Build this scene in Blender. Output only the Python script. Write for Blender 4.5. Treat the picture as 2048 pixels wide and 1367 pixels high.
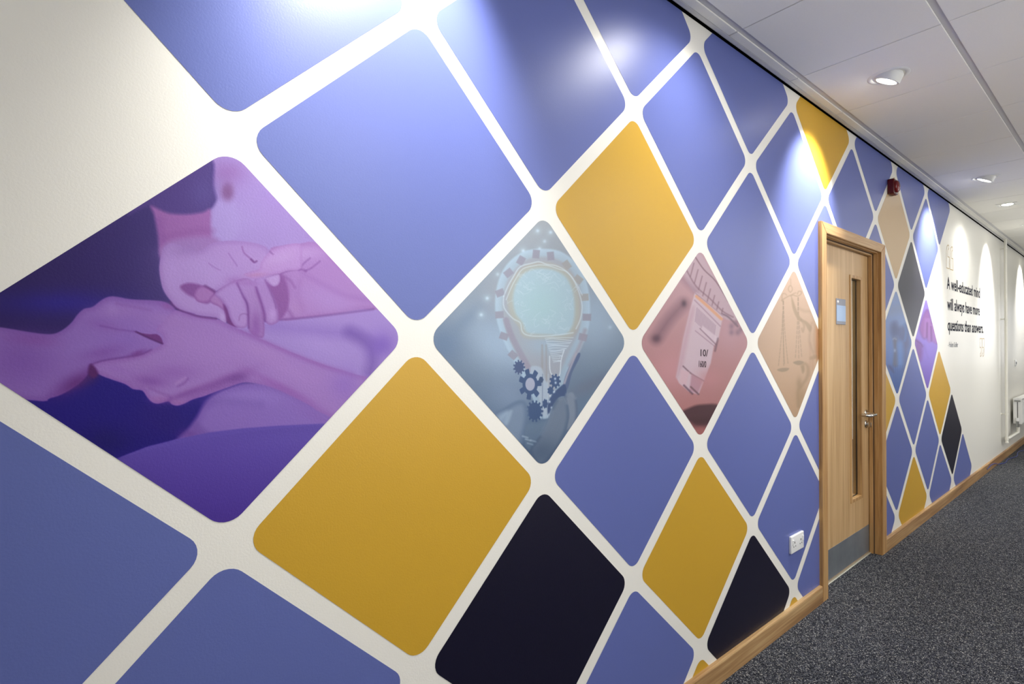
import bpy, bmesh, math, random
import numpy as np
from mathutils import Vector, Matrix

random.seed(4)
for o in list(bpy.data.objects):
    bpy.data.objects.remove(o)
scene = bpy.context.scene
COL = scene.collection

# ---------------------------------------------------------------- camera
# world: mural wall is the plane x = 0, the corridor runs along +y, z up, metres
CAM = np.array([1.1579, 0.0, 1.4118])
FPX = 1038.4
YAW, PITCH = 0.88595, 0.007758
_cy, _sy = math.cos(YAW), math.sin(YAW)
FWD = np.array([-_sy * math.cos(PITCH), _cy * math.cos(PITCH), math.sin(PITCH)])
RGT = np.array([_cy, _sy, 0.0])
UPV = np.cross(RGT, FWD)
cam_d = bpy.data.cameras.new('camera')
cam = bpy.data.objects.new('camera', cam_d)
COL.objects.link(cam)
cam.matrix_world = Matrix(((RGT[0], UPV[0], -FWD[0], CAM[0]), (RGT[1], UPV[1], -FWD[1], CAM[1]),
                           (RGT[2], UPV[2], -FWD[2], CAM[2]), (0, 0, 0, 1)))
cam_d.sensor_width = 36.0
cam_d.lens = FPX / 2048 * 36.0
cam_d.clip_start = 0.02
scene.camera = cam

# ---------------------------------------------------------------- world, exposure, light levels
world = bpy.data.worlds.new('world')
scene.world = world
world.use_nodes = True
world.node_tree.nodes['Background'].inputs[0].default_value = (0.93, 0.955, 1, 1)
world.node_tree.nodes['Background'].inputs[1].default_value = 3.5          # daylight fill that enters by the added windows
vs = scene.view_settings
vs.view_transform = 'Standard'
vs.look = 'None'
vs.exposure = -0.33
vs.gamma = 1.0
vs.use_curve_mapping = False
SPOT_W = 150.0        # tilted wall-washing downlights
SQUARE_W = 62.0      # square downlights
FILL_W = 26.0         # added fill panels along the far side of the corridor (outside the frame)
ROOM_W = 260.0
SPOT_COL = (1.0, 0.985, 0.96)
FILL_COL = (1.0, 0.985, 0.965)

H_CEIL = 2.7356
Y0W, Y1W = -3.5, 13.5        # corridor extent
XR = 2.42                    # opposite wall


def wallpt(px, py, X=0.0):
    """point of the plane x = X that a photograph measurement refers to"""
    d = FWD + RGT * (px - 1024) / FPX - UPV * (py - 683.5) / FPX
    t = (X - CAM[0]) / d[0]
    q = CAM + d * t
    return float(q[1]), float(q[2])


# ---------------------------------------------------------------- helpers
def S(c):
    return tuple((x / 255 / 12.92) if x / 255 <= 0.04045 else ((x / 255 + 0.055) / 1.055) ** 2.4 for x in c) + (1.0,)


def nodes_of(m):
    m.use_nodes = True
    return m.node_tree, m.node_tree.nodes['Principled BSDF']


def mat(name, col, rough=0.5, metal=0.0, spec=0.5, bump=None, mottle=None, emit=None):
    m = bpy.data.materials.new(name)
    nt, b = nodes_of(m)
    c = S(col)
    b.inputs['Base Color'].default_value = c
    b.inputs['Roughness'].default_value = rough
    b.inputs['Metallic'].default_value = metal
    b.inputs['Specular IOR Level'].default_value = spec
    if emit:
        b.inputs['Emission Color'].default_value = S(emit[0])
        b.inputs['Emission Strength'].default_value = emit[1]
    tc = nt.nodes.new('ShaderNodeTexCoord')
    if mottle:
        n = nt.nodes.new('ShaderNodeTexNoise')
        n.inputs['Scale'].default_value = mottle[0]
        n.inputs['Detail'].default_value = 3
        nt.links.new(tc.outputs['Object'], n.inputs['Vector'])
        r = nt.nodes.new('ShaderNodeValToRGB')
        k = mottle[1]
        r.color_ramp.elements[0].position = 0.3
        r.color_ramp.elements[1].position = 0.7
        r.color_ramp.elements[0].color = tuple(x * (1 - k) for x in c[:3]) + (1,)
        r.color_ramp.elements[1].color = tuple(min(1, x * (1 + k)) for x in c[:3]) + (1,)
        nt.links.new(n.outputs['Fac'], r.inputs['Fac'])
        nt.links.new(r.outputs['Color'], b.inputs['Base Color'])
    if bump:
        add_bump(nt, b, tc, *bump)
    return m


def add_bump(nt, b, tc, scale, strength, dist=0.001, detail=2):
    n = nt.nodes.new('ShaderNodeTexNoise')
    n.inputs['Scale'].default_value = scale
    n.inputs['Detail'].default_value = detail
    n.inputs['Roughness'].default_value = 0.6
    bp = nt.nodes.new('ShaderNodeBump')
    bp.inputs['Strength'].default_value = strength
    bp.inputs['Distance'].default_value = dist
    nt.links.new(tc.outputs['Object'], n.inputs['Vector'])
    nt.links.new(n.outputs['Fac'], bp.inputs['Height'])
    nt.links.new(bp.outputs['Normal'], b.inputs['Normal'])


def wood(name, c1, c2, c3, axis='Z', scale=1.0, rough=0.42):
    """oak: long streaks of grain along one axis, with broader cathedral bands"""
    m = bpy.data.materials.new(name)
    nt, b = nodes_of(m)
    tc = nt.nodes.new('ShaderNodeTexCoord')

    def stretched(s_across, s_along):
        mp = nt.nodes.new('ShaderNodeMapping')
        sc = [s_across * scale] * 3
        sc['XYZ'.index(axis)] = s_along * scale
        mp.inputs['Scale'].default_value = sc
        nt.links.new(tc.outputs['Object'], mp.inputs['Vector'])
        return mp
    mp = stretched(95, 2.2)
    fine = nt.nodes.new('ShaderNodeTexNoise')
    fine.inputs['Scale'].default_value = 1.0
    fine.inputs['Detail'].default_value = 6
    fine.inputs['Roughness'].default_value = 0.65
    fine.inputs['Distortion'].default_value = 0.4
    nt.links.new(mp.outputs[0], fine.inputs['Vector'])
    mp2 = stretched(11, 0.55)
    wide = nt.nodes.new('ShaderNodeTexNoise')
    wide.inputs['Scale'].default_value = 1.0
    wide.inputs['Detail'].default_value = 3
    wide.inputs['Distortion'].default_value = 1.2
    nt.links.new(mp2.outputs[0], wide.inputs['Vector'])
    add = nt.nodes.new('ShaderNodeMix')
    add.data_type = 'FLOAT'
    add.inputs[0].default_value = 0.5
    nt.links.new(fine.outputs['Fac'], add.inputs[2])
    nt.links.new(wide.outputs['Fac'], add.inputs[3])
    r = nt.nodes.new('ShaderNodeValToRGB')
    e = r.color_ramp.elements
    e[0].position = 0.36
    e[0].color = S(c3)
    e[1].position = 0.64
    e[1].color = S(c1)
    mid = e.new(0.5)
    mid.color = S(c2)
    nt.links.new(add.outputs[0], r.inputs['Fac'])
    nt.links.new(r.outputs['Color'], b.inputs['Base Color'])
    b.inputs['Roughness'].default_value = rough
    b.inputs['Specular IOR Level'].default_value = 0.4
    bp = nt.nodes.new('ShaderNodeBump')
    bp.inputs['Strength'].default_value = 0.12
    bp.inputs['Distance'].default_value = 0.0006
    nt.links.new(fine.outputs['Fac'], bp.inputs['Height'])
    nt.links.new(bp.outputs['Normal'], b.inputs['Normal'])
    return m


def obj(name, bm, m, parent=None, loc=None, smooth=False, kind=None, label=None):
    if isinstance(bm, bmesh.types.BMesh):
        bmesh.ops.recalc_face_normals(bm, faces=bm.faces)
        me = bpy.data.meshes.new(name)
        bm.to_mesh(me)
        bm.free()
    else:
        me = bm
    if m is not None and not me.materials:
        me.materials.append(m)
    if smooth:
        me.polygons.foreach_set('use_smooth', [True] * len(me.polygons))
        try:
            me.set_sharp_from_angle(angle=math.radians(38))
        except Exception:
            pass
    o = bpy.data.objects.new(name, me)
    COL.objects.link(o)
    if parent:
        o.parent = parent
    if loc is not None:
        o.location = loc
    if kind:
        o['kind'] = kind
    if label:
        o['label'] = label
    return o


def thing(name, label, cat, loc=(0, 0, 0), group=None):
    o = bpy.data.objects.new(name, None)
    o.empty_display_size = 0.05
    COL.objects.link(o)
    o.location = loc
    o['label'] = label
    o['category'] = cat
    if group:
        o['group'] = group
    return o


def add_box(bm, x0, x1, y0, y1, z0, z1, bev=0.0, seg=2):
    r = bmesh.ops.create_cube(bm, size=1.0)
    vs_ = r['verts']
    for v in vs_:
        v.co = Vector(((x0 + x1) / 2 + v.co.x * (x1 - x0), (y0 + y1) / 2 + v.co.y * (y1 - y0),
                       (z0 + z1) / 2 + v.co.z * (z1 - z0)))
    if bev > 0:
        es = list({e for v in vs_ for e in v.link_edges})
        bmesh.ops.bevel(bm, geom=es, offset=bev, segments=seg, profile=0.6, affect='EDGES')


def box(x0, x1, y0, y1, z0, z1, bev=0.0, seg=2):
    bm = bmesh.new()
    add_box(bm, x0, x1, y0, y1, z0, z1, bev, seg)
    return bm


def add_lathe(bm, prof, n=40, M=None, close=False):
    """prof: list of (r, z); spun about z, then transformed by M"""
    rings = []
    for r, z in prof:
        if r < 1e-6:
            rings.append([bm.verts.new((0, 0, z))])
        else:
            rings.append([bm.verts.new((r * math.cos(2 * math.pi * k / n), r * math.sin(2 * math.pi * k / n), z)) for k in range(n)])
    for a, b in zip(rings, rings[1:]):
        for k in range(n):
            k2 = (k + 1) % n
            if len(a) == 1 and len(b) == 1:
                continue
            if len(a) == 1:
                bm.faces.new((a[0], b[k], b[k2]))
            elif len(b) == 1:
                bm.faces.new((a[k], b[0], a[k2]))
            else:
                bm.faces.new((a[k], b[k], b[k2], a[k2]))
    if M is not None:
        for ring in rings:
            for v in ring:
                v.co = M @ v.co


def add_tube(bm, pts, rad, n=14, cap=True):
    pts = [Vector(p) for p in pts]
    rads = rad if isinstance(rad, (list, tuple)) else [rad] * len(pts)
    rings = []
    t0 = (pts[1] - pts[0]).normalized()
    ref = Vector((0, 0, 1)) if abs(t0.z) < 0.9 else Vector((1, 0, 0))
    nrm = t0.cross(ref).normalized()
    for i, p in enumerate(pts):
        if i == 0:
            t = (pts[1] - pts[0])
        elif i == len(pts) - 1:
            t = pts[-1] - pts[-2]
        else:
            t = (pts[i + 1] - p).normalized() + (p - pts[i - 1]).normalized()
        t.normalize()
        nrm = (nrm - t * nrm.dot(t)).normalized()
        bn = t.cross(nrm)
        rings.append([bm.verts.new(p + (nrm * math.cos(2 * math.pi * k / n) + bn * math.sin(2 * math.pi * k / n)) * rads[i]) for k in range(n)])
    for a, b in zip(rings, rings[1:]):
        for k in range(n):
            bm.faces.new((a[k], b[k], b[(k + 1) % n], a[(k + 1) % n]))
    if cap:
        bm.faces.new(rings[0][::-1])
        bm.faces.new(rings[-1])


def bend(pts, r=0.03, n=6):
    """round the corners of a polyline"""
    pts = [Vector(p) for p in pts]
    out = [pts[0]]
    for a, b, c in zip(pts, pts[1:], pts[2:]):
        u = (a - b).normalized()
        v = (c - b).normalized()
        p0, p1 = b + u * r, b + v * r
        for k in range(n + 1):
            t = k / n
            out.append(p0 * (1 - t) ** 2 + b * 2 * t * (1 - t) + p1 * t * t)
    out.append(pts[-1])
    return out


# ---------------------------------------------------------------- materials
WALL_BUMP = (230, 0.16, 0.0012)
WR = 0.39
m_wall = mat('wall_paint', (236, 233, 223), WR, spec=0.42, bump=WALL_BUMP)
m_wall2 = mat('wall_paint_plain', (232, 231, 226), 0.6)
m_blue = mat('print_blue', (95, 106, 167), WR, spec=0.42, bump=WALL_BUMP)
m_gold = mat('print_gold', (198, 155, 46), WR, spec=0.42, bump=WALL_BUMP)
m_navy = mat('print_navy', (12, 9, 34), WR, spec=0.42, bump=WALL_BUMP)
m_black = mat('print_charcoal', (58, 58, 70), WR, spec=0.42, bump=WALL_BUMP)
m_tan = mat('print_tan', (196, 168, 128), WR, spec=0.42, bump=WALL_BUMP)
m_text = mat('navy_lettering', (20, 22, 42), 0.8, spec=0.15)
m_textgrey = mat('grey_lettering', (120, 122, 130), 0.5)
m_goldline = mat('gold_lettering', (184, 156, 100), 0.7)
m_tile = mat('ceiling_tile', (240, 238, 230), 0.9, spec=0.1, bump=(420, 0.25, 0.0006), mottle=(160, 0.012))
m_grid = mat('ceiling_grid', (206, 205, 204), 0.5)
m_void = mat('dark_void', (10, 10, 12), 0.95, spec=0.0)
m_white = mat('white_plastic', (238, 238, 235), 0.3)
m_lampwhite = mat('lamp_enamel', (232, 232, 226), 0.38)
m_slot = mat('dark_slot', (26, 22, 20), 0.6)
m_steel = mat('brushed_steel', (176, 178, 178), 0.28, metal=1.0, bump=(300, 0.05, 0.0005))
m_kick = mat('kick_plate_steel', (132, 138, 143), 0.42, metal=0.5, mottle=(9, 0.12))
m_chrome = mat('chrome', (216, 214, 208), 0.16, metal=1.0)
m_red = mat('red_plastic', (84, 6, 8), 0.25)
m_redlens = mat('red_lens', (110, 14, 16), 0.12)
m_oak_door = wood('oak_veneer', (208, 176, 130), (194, 159, 112), (174, 137, 92), 'Z', 1.0, 0.4)
m_oak_frame = wood('oak_frame_upright', (200, 164, 114), (178, 136, 84), (138, 98, 56), 'Z', 1.3, 0.42)
m_oak_head = wood('oak_frame_head', (200, 168, 122), (180, 142, 94), (146, 108, 68), 'Y', 1.3, 0.42)
m_oak_base = wood('oak_skirting', (198, 166, 118), (164, 126, 82), (124, 90, 54), 'Y', 0.8, 0.4)
m_lit = mat('lit_lamp_face', (255, 255, 255), 0.5, emit=((255, 252, 244), 26.0))
m_signgrey = mat('sign_grey', (140, 142, 152), 0.35, metal=0.4)
m_signblue = mat('sign_insert', (176, 200, 232), 0.18)
m_pipe = mat('painted_pipe', (234, 231, 218), 0.3)
m_rad = mat('radiator_enamel', (236, 235, 230), 0.28)
m_alu = mat('threshold_aluminium', (206, 204, 190), 0.3, metal=0.6)
m_cab = mat('cabinet_grey', (92, 92, 102), 0.45)
m_paper = mat('paper_blue', (170, 188, 220), 0.6)
m_cable = mat('blue_cable', (30, 46, 120), 0.4)

m_glass = bpy.data.materials.new('door_glass')
_nt, _b = nodes_of(m_glass)
_b.inputs['Base Color'].default_value = (0.93, 0.97, 0.96, 1)
_b.inputs['Roughness'].default_value = 0.02
_b.inputs['Transmission Weight'].default_value = 1.0
_b.inputs['IOR'].default_value = 1.45

# carpet: dark blue-grey loop pile with pale flecks
m_carpet = bpy.data.materials.new('fleck_carpet')
nt, b = nodes_of(m_carpet)
tc = nt.nodes.new('ShaderNodeTexCoord')
v1 = nt.nodes.new('ShaderNodeTexVoronoi')
v1.inputs['Scale'].default_value = 320
nt.links.new(tc.outputs['Object'], v1.inputs['Vector'])
sep = nt.nodes.new('ShaderNodeSeparateColor')
nt.links.new(v1.outputs['Color'], sep.inputs['Color'])
ramp = nt.nodes.new('ShaderNodeValToRGB')
ramp.color_ramp.interpolation = 'CONSTANT'
el = ramp.color_ramp.elements
el[0].position = 0.0
el[0].color = S((28, 29, 36))
el[1].position = 0.30
el[1].color = S((46, 48, 56))
for p_, c_ in ((0.55, (72, 75, 83)), (0.74, (100, 102, 107)), (0.88, (132, 133, 132)), (0.955, (184, 182, 174))):
    q_ = el.new(p_)
    q_.color = S(c_)
nt.links.new(sep.outputs['Red'], ramp.inputs['Fac'])
nz = nt.nodes.new('ShaderNodeTexNoise')
nz.inputs['Scale'].default_value = 38
nz.inputs['Detail'].default_value = 4
nt.links.new(tc.outputs['Object'], nz.inputs['Vector'])
mr = nt.nodes.new('ShaderNodeMapRange')
mr.inputs['From Min'].default_value = 0.3
mr.inputs['From Max'].default_value = 0.7
mr.inputs['To Min'].default_value = 0.72
mr.inputs['To Max'].default_value = 1.22
nt.links.new(nz.outputs['Fac'], mr.inputs['Value'])
mx = nt.nodes.new('ShaderNodeMix')
mx.data_type = 'RGBA'
mx.blend_type = 'MULTIPLY'
mx.inputs[0].default_value = 1.0
nt.links.new(ramp.outputs['Color'], mx.inputs[6])
nt.links.new(mr.outputs['Result'], mx.inputs[7])
nt.links.new(mx.outputs[2], b.inputs['Base Color'])
b.inputs['Roughness'].default_value = 0.95
b.inputs['Specular IOR Level'].default_value = 0.08
bp = nt.nodes.new('ShaderNodeBump')
bp.inputs['Strength'].default_value = 0.5
bp.inputs['Distance'].default_value = 0.003
nt.links.new(v1.outputs['Distance'], bp.inputs['Height'])
nt.links.new(bp.outputs['Normal'], b.inputs['Normal'])

# ---------------------------------------------------------------- the shell
DY0, DY1, DZ1 = 3.205, 4.170, 2.060      # opening in the mural wall
wl = bmesh.new()
add_box(wl, -0.14, 0, Y0W, DY0, 0, 3.0)
add_box(wl, -0.14, 0, DY1, Y1W, 0, 3.0)
add_box(wl, -0.14, 0, DY0, DY1, DZ1, 3.0)
wall_left = obj('wall_left', wl, m_wall, kind='structure')
wall_left['label'] = 'white corridor wall printed with a mural of coloured lozenges'
obj('floor', box(-0.14, XR, Y0W, Y1W, -0.05, 0), m_carpet, kind='structure')
FILL_WINS = [(1.0, 3.4), (6.2, 8.6)]            # added openings in the opposite wall, out of view, letting in fill daylight
wr = bmesh.new()
ys_ = [Y0W] + [q for w_ in FILL_WINS for q in w_] + [Y1W]
for a, c in zip(ys_[::2], ys_[1::2]):
    add_box(wr, XR, XR + 0.1, a, c, 0, 3.0)
for a, c in FILL_WINS:
    add_box(wr, XR, XR + 0.1, a, c, 0, 0.9)
    add_box(wr, XR, XR + 0.1, a, c, 2.45, 3.0)
wall_right = obj('wall_right', wr, m_wall2, kind='structure')
for i, (a, c) in enumerate(FILL_WINS):
    wf = bmesh.new()
    for y_ in (a, (a + c) / 2 - 0.03, c - 0.06):
        add_box(wf, XR + 0.02, XR + 0.08, y_, y_ + 0.06, 0.9, 2.45)
    for z_ in (0.9, 2.39):
        add_box(wf, XR + 0.02, XR + 0.08, a, c, z_, z_ + 0.06)
    obj('fill_window_%d' % (i + 1), wf, m_white, kind='structure')
    P_ = bpy.data.lights.new('fill_window_portal', 'AREA')
    P_.shape = 'RECTANGLE'
    P_.size, P_.size_y = 1.55, c - a
    P_.cycles.is_portal = True
    po = bpy.data.objects.new('fill_window_portal', P_)
    COL.objects.link(po)
    po.location = (XR + 0.09, (a + c) / 2, 1.675)
    po.rotation_euler = (0, math.pi / 2, 0)
obj('wall_back', box(-0.14, XR + 0.1, Y0W - 0.1, Y0W, 0, 3.0), m_wall2, kind='structure')
fw = bmesh.new()
add_box(fw, -0.14, 0.75, Y1W, Y1W + 0.1, 0, 3.0)
add_box(fw, 1.95, XR + 0.1, Y1W, Y1W + 0.1, 0, 3.0)
add_box(fw, 0.75, 1.95, Y1W, Y1W + 0.1, 0, 1.0)
add_box(fw, 0.75, 1.95, Y1W, Y1W + 0.1, 2.3, 3.0)
obj('wall_front', fw, m_wall2, kind='structure')
wf = bmesh.new()  # unseen end window, added for far fill light and sheen on the mural
for x_ in (0.75, 1.32, 1.89):
    add_box(wf, x_, x_ + 0.06, Y1W + 0.02, Y1W + 0.08, 1.0, 2.3)
for z_ in (1.0, 2.24):
    add_box(wf, 0.75, 1.95, Y1W + 0.02, Y1W + 0.08, z_, z_ + 0.06)
obj('fill_window_3', wf, m_white, kind='structure')
P_ = bpy.data.lights.new('fill_window_portal', 'AREA')
P_.shape = 'RECTANGLE'
P_.size, P_.size_y = 1.2, 1.3
P_.cycles.is_portal = True
po = bpy.data.objects.new('fill_window_portal', P_)
COL.objects.link(po)
po.location = (1.35, Y1W + 0.09, 1.65)
po.rotation_euler = (-math.pi / 2, 0, 0)

# ceiling: void above, grid bars, lay-in tiles
ceil = obj('ceiling', box(-0.14, XR + 0.1, Y0W - 0.1, Y1W + 0.1, 3.0, 3.05), m_void, kind='structure')
XB = [0.0839, 0.6395, 1.1951, 1.7507, 2.3063]
YB = [2.1145 + 0.6 * j for j in range(-9, 19)]
HB = 0.0125                                # half width of the recess along the corridor
for x in XB:
    obj('grid_bar', box(x - 0.02, x + 0.02, Y0W, Y1W, H_CEIL + 0.007, H_CEIL + 0.03), m_grid, ceil)
for y in YB:
    obj('cross_bar', box(0.022, XR, y - 0.012, y + 0.012, H_CEIL + 0.0075, H_CEIL + 0.025), m_grid, ceil)


def tile_mesh(w, d):
    bm = box(-w / 2, w / 2, -d / 2, d / 2, 0, 0.0068, 0.0012, 1)
    me = bpy.data.meshes.new('ceiling_tile')
    bm.to_mesh(me)
    bm.free()
    me.materials.append(m_tile)
    return me


GAPY = 0.0028
tile_full = tile_mesh(XB[1] - XB[0] - 2 * HB, 0.6 - 2 * GAPY)
tile_edge = tile_mesh(0.036, 0.6 - 2 * GAPY)
tile_last = tile_mesh(XR - 0.004 - XB[-1] - HB, 0.6 - 2 * GAPY)
for y in YB[:-1]:
    ym = y + 0.3
    obj('ceiling_tile', tile_edge, None, ceil, ((0.0335 + XB[0] - HB) / 2, ym, H_CEIL))
    for a, c in zip(XB, XB[1:]):
        obj('ceiling_tile', tile_full, None, ceil, ((a + c) / 2, ym, H_CEIL))
    obj('ceiling_tile', tile_last, None, ceil, ((XB[-1] + HB + XR - 0.004) / 2, ym, H_CEIL))
tr = bmesh.new()
add_box(tr, 0.0145, 0.0335, Y0W, Y1W, H_CEIL - 0.0016, H_CEIL + 0.001)
add_box(tr, 0.0145, 0.0160, Y0W, Y1W, H_CEIL - 0.0016, H_CEIL + 0.03)
obj('trim_1', tr, m_grid, kind='structure')
obj('gap_shade_strip', box(0.0, 0.0008, Y0W, Y1W, H_CEIL - 0.0005, 3.0), m_void, kind='structure')   # black strip added to paint the shade of the gap under the ceiling

# ---------------------------------------------------------------- skirting
def skirting(name, y0, y1, side=0, mt=m_oak_base):
    bm = bmesh.new()
    t, h, r = 0.019, 0.09, 0.007
    prof = [(0, 0), (t, 0), (t, h - r), (t - r * 0.3, h - r * 0.3), (t - r, h), (0, h)]
    if side:
        prof = [(XR - a, z) for a, z in prof]
    A = [bm.verts.new((a, y0, z)) for a, z in prof]
    B = [bm.verts.new((a, y1, z)) for a, z in prof]
    n = len(prof)
    for k in range(n):
        bm.faces.new((A[k], A[(k + 1) % n], B[(k + 1) % n], B[k]))
    bm.faces.new(A)
    bm.faces.new(B[::-1])
    return bm


base = obj('baseboard_left', skirting('', Y0W, 3.141), m_oak_base, kind='structure')
obj('skirting_board', skirting('', 4.2475, 6.52), m_oak_base, base)
obj('skirting_board', skirting('', 6.523, Y1W), m_oak_base, base)
obj('baseboard_right', skirting('', Y0W, Y1W, 1), m_oak_base, kind='structure')

# ---------------------------------------------------------------- mural lattice
SU, SV, U0, V0 = 0.4312, 0.8325, 0.2147, 0.0136 + CAM[2]
MEAS = [(0, .5, 460, 268), (0, -.5, 453, 1090), (1, 0, 832, 676), (2, .5, 1088, 411), (2, -.5, 1086, 957),
        (3, 1, 1268, 217), (3, 0, 1266, 685), (3, -1, 1267, 1157), (4, .5, 1401, 483), (4, -.5, 1401, 891),
        (4, -1.5, 1401, 1297), (5, 1, 1501, 326), (5, 0, 1505, 685), (5, -1, 1505, 1051), (6, .5, 1588, 525),
        (6, -.5, 1591, 852), (6, -1.5, 1587, 1176), (9, 1, 1751, 435), (10, .5, 1792, 570), (10, -.5, 1794.5, 799),
        (11, 1, 1822.4, 471), (11, 0, 1826.4, 685), (11, -1, 1827.5, 901), (12, .5, 1852, 587), (12, -.5, 1855, 788),
        (13, 0, 1877.5, 692), (13, -1, 1880, 879), (6, 1.5, 1584, 208), (4, 1.5, 1394, 84), (14, .5, 1897, 593), (14, -.5, 1902, 779)]
OFF = {}
for u, v, px, py in MEAS:
    y, z = wallpt(px, py)
    OFF[(u, v)] = (y - (U0 + SU * u), z - (V0 + SV * v))
del OFF[(14, .5)], OFF[(14, -.5)]


def vert(u, v):
    dy, dz = 0.0, 0.0
    if (u, v) in OFF:
        dy, dz = OFF[(u, v)]
    else:
        sw = 0.3
        for (a, c), (p, q) in OFF.items():
            w = 1 / ((a - u) ** 2 + (2 * (c - v)) ** 2) ** 1.5
            sw += w
            dy += w * p
            dz += w * q
        dy /= sw
        dz /= sw
    return Vector((U0 + SU * u + dy, V0 + SV * v + dz))


def rounded(quad, g, r, n=7):
    """inset a convex quad (ccw) by g and round its corners with radius r"""
    N = len(quad)
    lines = []
    for k in range(N):
        a, c = quad[k], quad[(k + 1) % N]
        d = (c - a).normalized()
        nrm = Vector((-d.y, d.x))
        lines.append((a + nrm * g, d, nrm))
    out = []
    for k in range(N):
        (p, d, n1), (q, e, n2) = lines[k - 1], lines[k]
        det = d.x * (-e.y) + e.x * d.y
        w = (q - p)
        t = (w.x * (-e.y) + e.x * w.y) / det
        corner = p + d * t
        half = math.acos(max(-1, min(1, (-d).dot(e)))) / 2
        L = r / math.tan(half)
        cen = corner + ((-d) + e).normalized() * (r / math.sin(half))
        a0 = math.atan2(*reversed((corner - d * L - cen)[:]))
        a1 = math.atan2(*reversed((corner + e * L - cen)[:]))
        while a1 < a0:
            a1 += 2 * math.pi
        for i in range(n + 1):
            a = a0 + (a1 - a0) * i / n
            out.append(Vector((cen.x + r * math.cos(a), cen.y + r * math.sin(a))))
    return out


def clip(poly, ax, val, keep_less):
    out = []
    for a, c in zip(poly, poly[1:] + poly[:1]):
        ia = (a[ax] <= val) if keep_less else (a[ax] >= val)
        ic = (c[ax] <= val) if keep_less else (c[ax] >= val)
        if ia:
            out.append(a)
        if ia != ic:
            t = (val - a[ax]) / (c[ax] - a[ax])
            out.append(a.lerp(c, t))
    return out


GAP, RAD = 0.0222, 0.040
WTOP = H_CEIL - 0.0005


def lozenge(u, v, m, label=None):
    q = [vert(u, v - .5), vert(u + 1, v), vert(u, v + .5), vert(u - 1, v)]
    P = rounded(q, GAP, RAD)
    P = clip(clip(P, 1, WTOP, True), 1, 0.02, False)
    ya, yb = min(p.x for p in P), max(p.x for p in P)
    za, zb = min(p.y for p in P), max(p.y for p in P)
    pieces = [P]
    ol, orr, ot = DY0 - 0.006, DY1 + 0.006, DZ1 + 0.006
    if ya < orr and yb > ol and za < ot:
        mid = clip(clip(P, 0, ol, False), 0, orr, True)
        pieces = [clip(P, 0, ol, True), clip(P, 0, orr, False), clip(mid, 1, ot, False) if len(mid) > 2 else []]
    bm = bmesh.new()
    uvl = bm.loops.layers.uv.new('UVMap')
    for pc in pieces:
        if len(pc) < 3:
            continue
        clean = [pc[0]]
        for p in pc[1:]:
            if (p - clean[-1]).length > 1e-5:
                clean.append(p)
        if (clean[0] - clean[-1]).length < 1e-5:
            clean.pop()
        if len(clean) < 3:
            continue
        f = bm.faces.new([bm.verts.new((0.0006, p.x, p.y)) for p in clean])
        for l in f.loops:
            l[uvl].uv = ((l.vert.co.y - ya) / (yb - ya), (l.vert.co.z - za) / (zb - za))
    if not bm.faces:
        bm.free()
        return None
    me = bpy.data.meshes.new('mural_lozenge')
    bm.to_mesh(me)
    bm.free()
    me.materials.append(m)
    o = obj('mural_lozenge', me, None, wall_left)
    if label:
        o['label'] = label
    o['bounds'] = (ya, yb, za, zb)
    return o


B_, G_, N_, K_, T_ = m_blue, m_gold, m_navy, m_black, m_tan
LOZ = [(0, 1, B_), (0, -1, B_), (-1, -.5, B_), (-1, -1.5, B_), (-2, -1, B_), (1, .5, B_), (1, -.5, G_), (1, 1.5, B_), (1, -1.5, N_),
       (2, 1, B_), (2, -1, N_), (3, 1.5, B_), (3, .5, G_), (3, -.5, B_), (3, -1.5, B_), (4, 1, B_), (4, -1, G_), (4, -2, G_),
       (5, 1.5, B_), (5, .5, B_), (5, -.5, B_), (5, -1.5, N_), (6, 1, B_), (6, -1, B_), (6, -2, G_),
       (7, 1.5, G_), (7, .5, B_), (7, -.5, B_), (7, -1.5, B_), (8, 1, B_), (9, 1.5, B_), (9, .5, B_), (9, -.5, G_), (9, -1.5, B_),
       (10, 1, T_), (10, -1, B_), (11, 1.5, B_), (11, .5, K_), (11, -.5, B_), (11, -1.5, G_),
       (12, 1, B_), (12, -1, B_), (13, 1.5, B_), (13, -.5, G_), (13, -1.5, B_), (14, -1, N_), (15, -1.5, B_)]
NAMES = {B_: 'plain blue lozenge', G_: 'mustard yellow lozenge', N_: 'near-black navy lozenge', K_: 'charcoal lozenge', T_: 'pale tan lozenge'}
for u, v, m in LOZ:
    lozenge(u, v, m, NAMES[m])


# ---------------------------------------------------------------- printed pictures on five lozenges
def catmull(P, sub=5, closed=True):
    P = [np.array(p, float) for p in P]
    n = len(P)
    out = []
    rng = range(n if closed else n - 1)
    for i in rng:
        p0 = P[(i - 1) % n] if closed or i > 0 else P[0]
        p1, p2 = P[i], P[(i + 1) % n]
        p3 = P[(i + 2) % n] if closed or i + 2 < n else P[-1]
        for k in range(sub):
            t = k / sub
            out.append(0.5 * ((2 * p1) + (p2 - p0) * t + (2 * p0 - 5 * p1 + 4 * p2 - p3) * t * t + (3 * p1 - p0 - 3 * p2 + p3) * t ** 3))
    if not closed:
        out.append(P[-1])
    return out


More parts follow.
